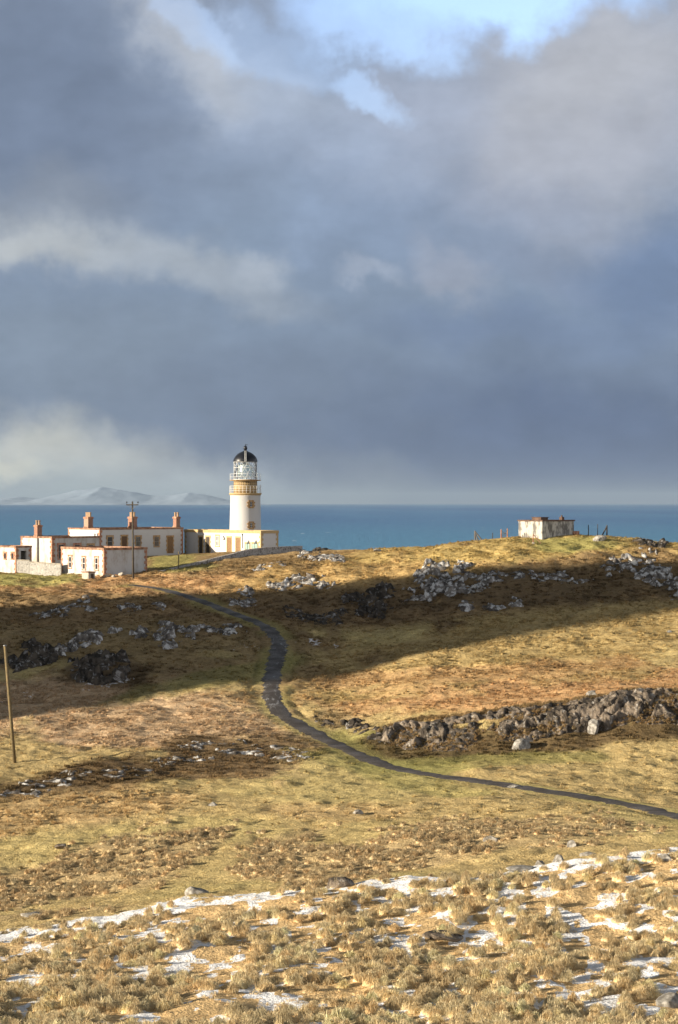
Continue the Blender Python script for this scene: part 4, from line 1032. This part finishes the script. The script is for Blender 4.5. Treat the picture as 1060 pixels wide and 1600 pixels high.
def outcrop(label, ellipses, H, cell, seed, mat_=None, gaps=.26, gapd=.3):
    """bedrock standing out of the turf inside ellipses given as survey column/row (cx, cy, rx, ry, tilt)"""
    pts = []
    for (cx_, cy_, rx, ry, t) in ellipses:
        for k in range(12):
            u, v_ = rx * 1.35 * math.cos(k * .5236), ry * 1.35 * math.sin(k * .5236); t_ = R(t)
            pts.append(hit(cx_ + u * math.cos(t_) + v_ * math.sin(t_), cy_ - u * math.sin(t_) + v_ * math.cos(t_)))
    P = np.array(pts); x0, y0 = P.min(0); x1, y1 = P.max(0)
    X, Y = np.meshgrid(np.arange(x0, x1, .13), np.arange(y0, y1, .15))
    zs = smooth_land(X, Y); z = land(X, Y); px, py = rows_of(X, Y, zs)
    wob = (fbm(X / 1.6, Y / 1.9, 4, seed) - .5) * 1.3
    m = np.max([blob(px, py, *e, wob) for e in ellipses], 0)
    b, a = blocky(X, Y, cell, seed)
    H = H * (.75 if seed in (21, 23, 24) else 1.0 if seed in (25, 34, 35, 36, 38) else .62); cell = cell * (1.7 if seed in (21, 23, 24, 34, 35, 38) else 1.25)
    h = m * H * (b * 1.15 - .12) - (1 - m) * .35 - .07 - gapd * (a < gaps)
    edge = np.minimum.reduce([X - x0, x1 - X, Y - y0, y1 - Y])
    h = np.where(edge < .5, np.minimum(h, -.25), h)
    return grid_mesh('rock_outcrop', label, X, Y, z + h, mat_ or M_ROCK)

# the big crag right of the path: a jointed rock face
top = np.array([(560, 1158), (585, 1150), (610, 1138), (650, 1123), (720, 1117), (780, 1107), (830, 1105), (900, 1095), (950, 1090), (1060, 1084), (1200, 1072)], float)
bot = np.array([(560, 1164), (585, 1162), (610, 1168), (660, 1181), (720, 1181), (800, 1168), (850, 1160), (920, 1148), (1060, 1140), (1200, 1126)], float)
cols = np.arange(592, 1200, 8.); tp = np.array([hit(c_, np.interp(c_, top[:, 0], top[:, 1])) for c_ in cols]); bp = np.array([hit(c_, np.interp(c_, bot[:, 0], bot[:, 1])) for c_ in cols])
for q in (tp, bp):
    for j in (0, 1): q[:, j] = _sm(q[:, j], 7)
ns_ = 430; sA = np.linspace(0, len(cols) - 1, ns_); ii = np.arange(len(cols))
tX, tY = np.interp(sA, ii, tp[:, 0]), np.interp(sA, ii, tp[:, 1]); bX, bY = np.interp(sA, ii, bp[:, 0]), np.interp(sA, ii, bp[:, 1])
tZ, bZ = land(tX, tY), land(bX, bY); arc = np.concatenate([[0], np.cumsum(np.hypot(np.diff(bX), np.diff(bY)))])
VV = np.linspace(-.35, 1.25, 64)[:, None]
Xf = tX + (bX - tX) * VV; Yf = tY + (bY - tY) * VV - .0; f01 = np.clip(VV, 0, 1)
prof = f01 ** 1.7                                               # steep upper lip, easing to the foot
Zf = np.where(VV < 0, land(Xf, Yf) - .1, np.where(VV > .93, np.minimum(tZ + (bZ - tZ) * prof, land(Xf, Yf) - .25), tZ + (bZ - tZ) * prof))
hh = (tZ - bZ)[None, :]; down = f01 * np.maximum(hh, .5) * 1.3
SA = np.repeat(arc[None, :], 64, 0)
wx_ = SA + (fbm(SA / 1.4, down / 1.2, 3, 611) - .5) * .9; wy_ = down + (fbm(SA / 1.2 + 30, down / 1.4, 3, 612) - .5) * .7 + .12 * SA
va, vb, vc, vx, vy, vk = voronoi(wx_ / 1.7, wy_ / 1.25, 613); ua, ub, uc, ux_, uy_, uk = voronoi(wx_ / .7, wy_ / .42, 614)
b1 = .25 + va * .62 + (vb * vx + vc * vy) * .45 - .22 * sst(.07, 0, vk) + (ua - .5) * .34 + (ub * ux_ + uc * uy_) * .35 - .08 * sst(.08, 0, uk) + (fbm(SA / .35, down / .35, 3, 615) - .5) * .3
gap = sst(.29, .42, fbm(SA / 3.0, down / .9, 3, 620))           # grassy breaks in the face
ed = .5 * fbm(SA / 2.6, down / 9, 3, 640) - .2; ft = .42 + .9 * fbm(SA / 3.8, down * 0 + 5, 3, 641)
env = sst(ed - .12, ed + .02, VV) * sst(np.minimum(ft + .12, 1.0), np.minimum(ft, .88), VV) * sst(0, 1.5, SA) * (.25 + .75 * gap)
big = (fbm(SA / 4.5, down / 1.3, 3, 633) - .45) * 1.7
dsp = env * (b1 * .8 + big * .8 - .12) - (1 - env) * .25
Xf = Xf - dsp * .25; Yf = Yf - dsp * .75; Zf = Zf + dsp * .55
grid_mesh('rock_outcrop', 'broad craggy rock face right of the path, the largest outcrop on the moor', Xf, Yf, Zf, M_CRAG)

OUT = [
    ('grey rock scree on the slope below the left end of the blockhouse hill', [(690, 905, 45, 26, 10), (660, 930, 30, 16, 0), (735, 912, 45, 14, 0)], 1.09, 1.01, 21, None),
    ('long thin ledge of pale rocks along the slope under the blockhouse', [(810, 900, 90, 9, 6), (880, 904, 60, 6, 0)], 0.84, 0.74, 22, None),
    ('angular rock knoll on the skyline slope right of the blockhouse', [(985, 880, 40, 14, 10), (960, 888, 20, 10, 0)], 1.09, 1.01, 23, None),
    ('dark rock slabs at the right edge below the skyline knoll', [(1035, 905, 45, 16, -12), (1075, 915, 30, 20, 0), (1005, 893, 18, 8, 0)], 1.21, 1.15, 24, None),
    ('tumbled rocks in the shaded hollow above the sunny field', [(575, 948, 32, 20, -20), (600, 925, 20, 10, 0), (545, 940, 14, 8, 0)], 0.96, 0.88, 25, M_ROCKD),
    ('two pale stones in the shade near the dark hole in the hillside', [(806, 942, 14, 9, 0), (770, 948, 24, 5, 0), (730, 950, 16, 7, 0)], 0.90, 0.81, 26, None),
    ('knot of grey rocks on the rise above the upper bend of the path', [(432, 912, 18, 8, 0), (480, 905, 36, 9, 5), (510, 912, 16, 6, 0)], 0.90, 0.81, 27, None),
    ('grey rocks right beside the path where it leaves the lighthouse', [(386, 922, 14, 8, 0), (385, 937, 18, 9, 0), (365, 943, 10, 5, 0)], 0.84, 0.74, 28, None),
    ('lumpy rock bank on the crest below the courtyard wall end', [(500, 872, 24, 6, 8), (478, 868, 14, 3, 10), (530, 876, 16, 4, 0)], 0.78, 0.68, 29, None),
    ('low grey slab in the grass just under the courtyard wall', [(412, 889, 20, 5, 5), (440, 886, 10, 3, 0)], 0.71, 0.61, 30, None),
    ('scattered small rocks between path bend and shaded hollow', [(500, 968, 44, 12, 0), (470, 958, 30, 7, 0), (530, 955, 20, 8, 0)], 0.68, 0.57, 31, M_ROCKD),
    ('low pale rock ribs in the upper left of the shaded slope', [(80, 958, 34, 9, 0), (130, 948, 24, 9, 0), (60, 955, 14, 5, 0)], 0.78, 0.68, 32, None),
    ('thin line of pale stones below the grass terrace of the cottage', [(200, 948, 26, 5, 0), (245, 950, 16, 5, 0)], 0.71, 0.61, 33, None),
    ('broad pale lichened rock rib in the middle of the left slope', [(132, 1004, 30, 13, 10), (105, 1020, 22, 7, 20)], 1.02, 0.94, 34, None),
    ('dark crag with pale edges at the left edge of the shaded slope', [(55, 1022, 30, 20, -10), (30, 1035, 28, 10, 0), (80, 1030, 24, 10, 20)], 1.02, 0.94, 35, M_ROCKD),
    ('string of pale rocks running across the slope towards the path', [(262, 994, 22, 18, 0), (300, 990, 34, 8, 0), (175, 985, 12, 5, 0), (215, 992, 16, 7, 0)], 0.90, 0.81, 36, None),
    ('small pale rock cluster left of the path at its upper bend', [(352, 987, 32, 7, 0), (372, 985, 10, 7, 0)], 0.84, 0.74, 37, None),
    ('rounded dark heathery crag standing alone on the left slope', [(160, 1046, 50, 18, 2)], 1.34, 1.28, 38, M_ROCKD),
    ('white-flecked flat rocks at the left edge below the wooden pole', [(60, 1226, 72, 17, 12), (120, 1212, 26, 10, 10)], .42, .62, 39, None),
    ('ledge of small stones in the dark heather bank left of centre', [(205, 1206, 46, 10, 5), (265, 1192, 36, 6, 5)], .42, .62, 40, None),
    ('broken grey stones along the heather bank under the path', [(330, 1165, 50, 8, 4), (400, 1172, 60, 9, 0), (450, 1180, 40, 10, -10), (300, 1185, 40, 6, 0)], .42, .62, 41, None),
    ('dark earth and stones on the bank right of the lower path', [(560, 1140, 30, 12, -20), (510, 1132, 30, 5, -20), (600, 1155, 14, 14, 0)], 0.71, 0.61, 42, M_ROCKD),
    ('dark rubble heap at the far end of the courtyard wall', [(488, 861, 18, 3, -8), (505, 862, 10, 2, 0)], 0.78, 0.68, 43, M_ROCKD),
    ('humped dark rock mound on the skyline at the right edge', [(1010, 850, 26, 4, 0), (1035, 851, 8, 4, 0)], 1.02, 0.94, 44, M_ROCKD),
]
for (lb, el_, h_, ce_, sd__, m_) in OUT: outcrop(lb, el_, h_, ce_, sd__, m_, .5 if 39 <= sd__ <= 42 else .46 if sd__ in (21, 22, 23, 24) else .36)

BOULD = [  # label, column, row of its foot, half width in columns, flatness
    ('pale boulder with a dark right side on the snowy lip, left of centre', 308, 1402, 15, .7),
    ('dark wedge-shaped rock on the snowy lip near the middle', 527, 1387, 20, .6),
    ('low grey stone half sunk in the snowy lip at the far left', 50, 1434, 18, .4),
    ('grey rock in the brown tussocks above the snowy lip', 768, 1314, 12, .6),
    ('left one of the two pale rocks side by side on the snowy lip', 845, 1343, 13, .7),
    ('right one of the two pale rocks side by side on the snowy lip', 873, 1343, 14, .65),
    ('flat pale slab left of the two paired rocks on the snowy lip', 815, 1350, 20, .3),
    ('small pale rock above the paired rocks on the snowy lip', 894, 1325, 10, .7),
    ('low stone in the snow near the right end of the lip', 920, 1331, 14, .4),
    ('grey stone at the right end of the snowy lip', 1040, 1344, 11, .6),
    ('dark little rock in the short turf at far left', 97, 1326, 13, .45),
    ('small rock on the turf below the middle of the path', 559, 1270, 8, .6),
    ('grey rock among green moss left of centre', 334, 1256, 8, .7),
    ('snow-dusted slab among the near tussocks', 690, 1466, 30, .3),
    ('big grey rock among the tussocks at the lower right', 1048, 1570, 22, .7),
    ('small stone beside the path at its lower middle', 803, 1230, 8, .45),
    ('lone white stone in the sunny field at the right edge', 1046, 984, 4, .7),
    ('white rock on the skyline between lighthouse and blockhouse', 590, 862.5, 6, .6),
    ('square pale rock on top of the big crag', 925, 1089, 10, .8),
    ('big pale block at the foot of the big crag', 928, 1146, 12, 1.1),
    ('rounded lichened boulder at the foot of the big crag, left of the pale block', 812, 1170, 16, .8),
    ('grey slab in the short grass right of the blockhouse', 938, 847, 12, .5),
]
for i, (lb, px, row, hw, fl) in enumerate(BOULD):
    x, y = hit(px, row); s_ = hw / F * y * 1.12
    rocks('boulder', lb, 'boulder', [(x, y, s_, .2 * fl, (1, .8, fl))], M_CRAG if lb.startswith(('dark', 'snow')) else M_STONE, 200 + i, sub=3)
for i, (lb, px, row) in enumerate((('white block at the right foot of the store, beside its quoined corner', 168, 905), ('smaller pale block between the store corner and the power pole', 190, 903), ('grey fallen block behind the pale blocks at the store', 178, 902))):
    x, y = corner(px, 248.5 - i * .3); rocks('fallen_block', lb, 'stone block', [(x, y, .42 - .06 * i, .25, (1, .8, .9))], M_CONC, 300 + i)

# ------------------------------------------------------------------ grass
def tufts(name, P, col, nb, hgt, rad, wid, seed, lean=(.16, -.05), segs=True, flop=1.0, dome=0.0, mound=0):
    """one mesh of grass blades: P (n,3) roots, hgt/rad arrays, nb blades to a tuft"""
    rs = R_(seed); n = len(P); M = n * nb
    base = np.repeat(P, nb, 0); H = np.repeat(hgt, nb) * rs.uniform(.55, 1.15, M); Rr = np.repeat(rad, nb)
    ph = rs.uniform(0, 2 * np.pi, M); rr = np.sqrt(rs.uniform(0, 1, M)) * Rr * .6
    out = np.stack([np.cos(ph), np.sin(ph)], 1)
    root = base.copy(); root[:, :2] += out * rr[:, None]; root[:, 2] -= .04
    reach = rs.uniform(.2, 1.0, M) * Rr * flop
    ld = np.array(lean) * H[:, None] * rs.uniform(.5, 1.5, M)[:, None]
    mid = root.copy(); mid[:, :2] += out * (reach * .35)[:, None] + ld * .35; mid[:, 2] += H * .72
    tip = root.copy(); tip[:, :2] += out * reach[:, None] * 1.15 + ld; tip[:, 2] += H * rs.uniform(.45, 1.05, M)
    if dome:                                        # old growth hanging over in a fountain
        D = rs.uniform(0, 1, M) < dome; q = np.sqrt(rs.uniform(.02, 1, M)) * Rr
        m2 = base.copy(); m2[:, :2] += out * (q * .55)[:, None] + ld * .5; m2[:, 2] += H * (1.0 - .45 * (q / Rr) ** 2)
        t2 = base.copy(); t2[:, :2] += out * (q * 1.05)[:, None] + ld * .9; t2[:, 2] += H * np.clip(.95 - .95 * (q / Rr) ** 1.6, -.05, 1) * rs.uniform(.6, 1.1, M)
        mid = np.where(D[:, None], m2, mid); tip = np.where(D[:, None], t2, tip)
    wa = rs.uniform(0, np.pi, M)
    if dome: wa = np.where(D, ph + np.pi / 2 + rs.normal(0, .45, M), wa)
    wv_ = np.stack([np.cos(wa), np.sin(wa), np.zeros(M)], 1) * (wid * rs.uniform(.6, 1.3, M))[:, None] * .5
    c = np.repeat(col, nb, 0) * rs.uniform(.72, 1.25, M)[:, None]
    if segs:
        V = np.stack([root - wv_, root + wv_, mid - wv_ * .75, mid + wv_ * .75, tip], 1).reshape(-1, 3)
        b = (np.arange(M) * 5)[:, None]
        T = np.concatenate([b + [0, 1, 3], b + [0, 3, 2], b + [2, 3, 4]], 1).reshape(-1, 3); k = 5
    else:
        V = np.stack([root - wv_, root + wv_, tip], 1).reshape(-1, 3); T = np.arange(M * 3).reshape(-1, 3); k = 3
    Cc = np.repeat(c, k, 0)
    if mound:                                       # the matted heart of each tussock
        a_ = np.linspace(0, 2 * np.pi, mound, endpoint=False); q = np.array([.28, .55, .8, 1.0])
        rr_ = (rad[:, None, None] * .62 * q[None, :, None]) * rs.uniform(.72, 1.28, (n, 4, mound))
        mv = np.empty((n, 1 + 4 * mound, 3)); hh_ = hgt * .55
        mv[:, 1:, 0] = (rr_ * np.cos(a_)).reshape(n, -1); mv[:, 1:, 1] = (rr_ * np.sin(a_)).reshape(n, -1)
        mv[:, 1:, 2] = (hh_[:, None, None] * (1 - q ** 1.7)[None, :, None] * rs.uniform(.75, 1.25, (n, 4, mound))).reshape(n, -1) - np.repeat(np.array([0, 0, 0, .08]), mound)
        mv[:, 0] = np.stack([hh_ * 0, hh_ * 0, hh_ * 1.02], 1)
        w = np.clip(mv[..., 2], 0, 1); mv[..., 0] += w * lean[0]; mv[..., 1] += w * lean[1]
        mv += P[:, None, :]
        f = []
        for j in range(mound):
            j1 = (j + 1) % mound; f.append((0, 1 + j, 1 + j1))
            for r_ in range(3):
                b0, b1 = 1 + r_ * mound, 1 + (r_ + 1) * mound; f += [(b0 + j, b1 + j, b1 + j1), (b0 + j, b1 + j1, b0 + j1)]
        mt = (np.array(f)[None] + (np.arange(n) * (1 + 4 * mound))[:, None, None]).reshape(-1, 3) + len(V)
        Cc = np.concatenate([Cc, (np.repeat(col * .92, 1 + 4 * mound, 0)) * rs.uniform(.8, 1.2, (n * (1 + 4 * mound), 1))]); V = np.concatenate([V, mv.reshape(-1, 3)]); T = np.concatenate([T, mt])
    o = np_mesh(name, V, T, M_BLADES, Cc)
    return tag(o, kind='stuff')
def scatter(n, y0, y1, seed, half=.2):
    rs = R_(seed); Y = np.sqrt(rs.uniform(y0 ** 2, y1 ** 2, n)); X = rs.uniform(-half, half, n) * Y
    Z = land(X, Y); d, _, _ = near_path(X, Y)
    c, snow, fg, strip, tus, moor, heath = cover(X, Y, Z)
    return X, Y, Z, d, c, snow, fg, strip, tus, moor, heath, rs
def pack(m, X, Y, Z): return np.stack([X[m], Y[m], Z[m]], 1)
def tint(c, rs, a=.18):
    n = len(c); g = rs.uniform(1 - a, 1 + a, n)[:, None]; w = rs.normal(0, .035, (n, 1))
    return np.clip(c * g * (1 + np.concatenate([w, w * 0, -w], 1)), .004, .9)

# near slope: big shaggy tussocks
X, Y, Z, d, c, snow, fg, strip, tus, moor, heath, rs = scatter(9400, 52, 112, 500, .3)
cl = fbm(X / 1.5, Y / 3.4, 3, 501)
m = (fg > .4) & (rs.uniform(0, 1, len(X)) < sst(.36, .53, cl) * np.where(strip > .5, .12, .9) * 1.0)
n_ = m.sum()
hg = rs.uniform(.22, .46, n_) * (.6 + .8 * cl[m]); ra = rs.uniform(.24, .46, n_) * np.where(rs.uniform(0, 1, n_) < .1, 1.5, 1)
tufts('tussock_grass', pack(m, X, Y, Z), tint(np.tile(np.array((.83, .665, .395)), (n_, 1)) * (.84 + .32 * fbm(X[m] / 2, Y[m] / 2, 2, 9))[:, None], rs, .16), 220, hg, ra, .019, 502, lean=(.35, -.3), flop=1.1, dome=.85, mound=9)
X, Y, Z, d, c, snow, fg, strip, tus, moor, heath, rs = scatter(11000, 52, 112, 510, .3)
m = (fg > .3) & (rs.uniform(0, 1, len(X)) < np.where(snow > .5, .75, .85) * np.where(strip > .5, .3, 1)); n_ = m.sum()
tufts('tussock_grass', pack(m, X, Y, Z), tint(np.tile(np.array((.78, .60, .345)), (n_, 1)), rs), 26, rs.uniform(.04, .12, n_), rs.uniform(.12, .28, n_), .018, 511, lean=(.3, -.2), dome=.5)
# brown tussock patches beyond the lip
X, Y, Z, d, c, snow, fg, strip, tus, moor, heath, rs = scatter(15000, 90, 152, 520)
m = (fg < .3) & (rs.uniform(0, 1, len(X)) < tus * .9 * sst(.3, .52, fbm(X / 1.7, Y / 3.4, 3, 522))) & (d > 2.2); n_ = m.sum()
tufts('tussock_grass', pack(m, X, Y, Z), tint(np.tile(np.array((.62, .475, .275)), (n_, 1)), rs, .12), 80, rs.uniform(.14, .34, n_), rs.uniform(.2, .46, n_), .026, 521, lean=(.3, -.25), dome=.85, mound=8)
# moor grass of the middle fields
X, Y, Z, d, c, snow, fg, strip, tus, moor, heath, rs = scatter(80000, 120, 262, 530)
cl = fbm(X / 3.0, Y / 1.7, 4, 531)
m = (fg < .3) & (rs.uniform(0, 1, len(X)) < moor * sst(.34, .55, cl)) & (d > 1.4) & (snow < .6); n_ = m.sum()
tufts('moor_grass', pack(m, X, Y, Z), tint(c[m] * 1.02, rs, .12), 20, rs.uniform(.08, .22, n_) * (.6 + .8 * cl[m]), rs.uniform(.16, .4, n_), .034, 532, lean=(.5, -.15))
X, Y, Z, d, c, snow, fg, strip, tus, moor, heath, rs = scatter(34000, 116, 262, 560)
cl = fbm(X / 2.6, Y / 1.8, 4, 561)
m = (fg < .3) & (rs.uniform(0, 1, len(X)) < (.03 + .75 * moor) * sst(.42, .62, cl)) & (d > 1.4) & (snow < .6); n_ = m.sum()
tufts('moor_grass', pack(m, X, Y, Z), tint(c[m] * 1.08, rs, .12), 30, rs.uniform(.10, .28, n_), rs.uniform(.14, .36, n_), .036, 562, lean=(.35, -.2), dome=.8, mound=6)
# turf hanging over the lip of the big crag
rs = R_(570); q = rs.uniform(0, ns_ - 1, 700); x = np.interp(q, np.arange(ns_), tX) + rs.normal(0, .12, 700); y = np.interp(q, np.arange(ns_), tY) + rs.uniform(-.25, .7, 700)
tufts('moor_grass', np.stack([x, y, land(x, y) + .05], 1), tint(np.tile(STRAW * .85, (700, 1)), rs), 34, rs.uniform(.12, .34, 700), rs.uniform(.2, .45, 700), .04, 571, dome=.6)
lo = np.where((dsp < .12) & (VV > .05) & (VV < .95) & (SA > 1)); k = R_(580).choice(len(lo[0]), 900); fx, fy, fz = Xf[lo][k], Yf[lo][k], Zf[lo][k]
tufts('moor_grass', np.stack([fx, fy, fz], 1), tint(np.tile(STRAW * .75, (900, 1)), R_(581)), 26, R_(582).uniform(.08, .24, 900), R_(583).uniform(.14, .34, 900), .04, 584, dome=.6)
# short turf everywhere else
X, Y, Z, d, c, snow, fg, strip, tus, moor, heath, rs = scatter(90000, 88, 290, 540)
m = (fg < .4) & (d > .8) & (snow < .6) & (heath < .75); n_ = m.sum()
tufts('short_grass', pack(m, X, Y, Z), tint(c[m], rs, .12), 12, rs.uniform(.04, .12, n_), rs.uniform(.2, .42, n_), .06, 541, segs=False, flop=1.2)
# heather
X, Y, Z, d, c, snow, fg, strip, tus, moor, heath, rs = scatter(30000, 140, 256, 550)
cl = fbm(X / 2.2, Y / 3.2, 3, 551)
m = (rs.uniform(0, 1, len(X)) < heath * sst(.3, .55, cl)) & (d > 2.0); n_ = m.sum()
tufts('heather', pack(m, X, Y, Z), tint(c[m] * .95, rs, .3), 26, rs.uniform(.12, .32, n_), rs.uniform(.2, .45, n_), .06, 552)
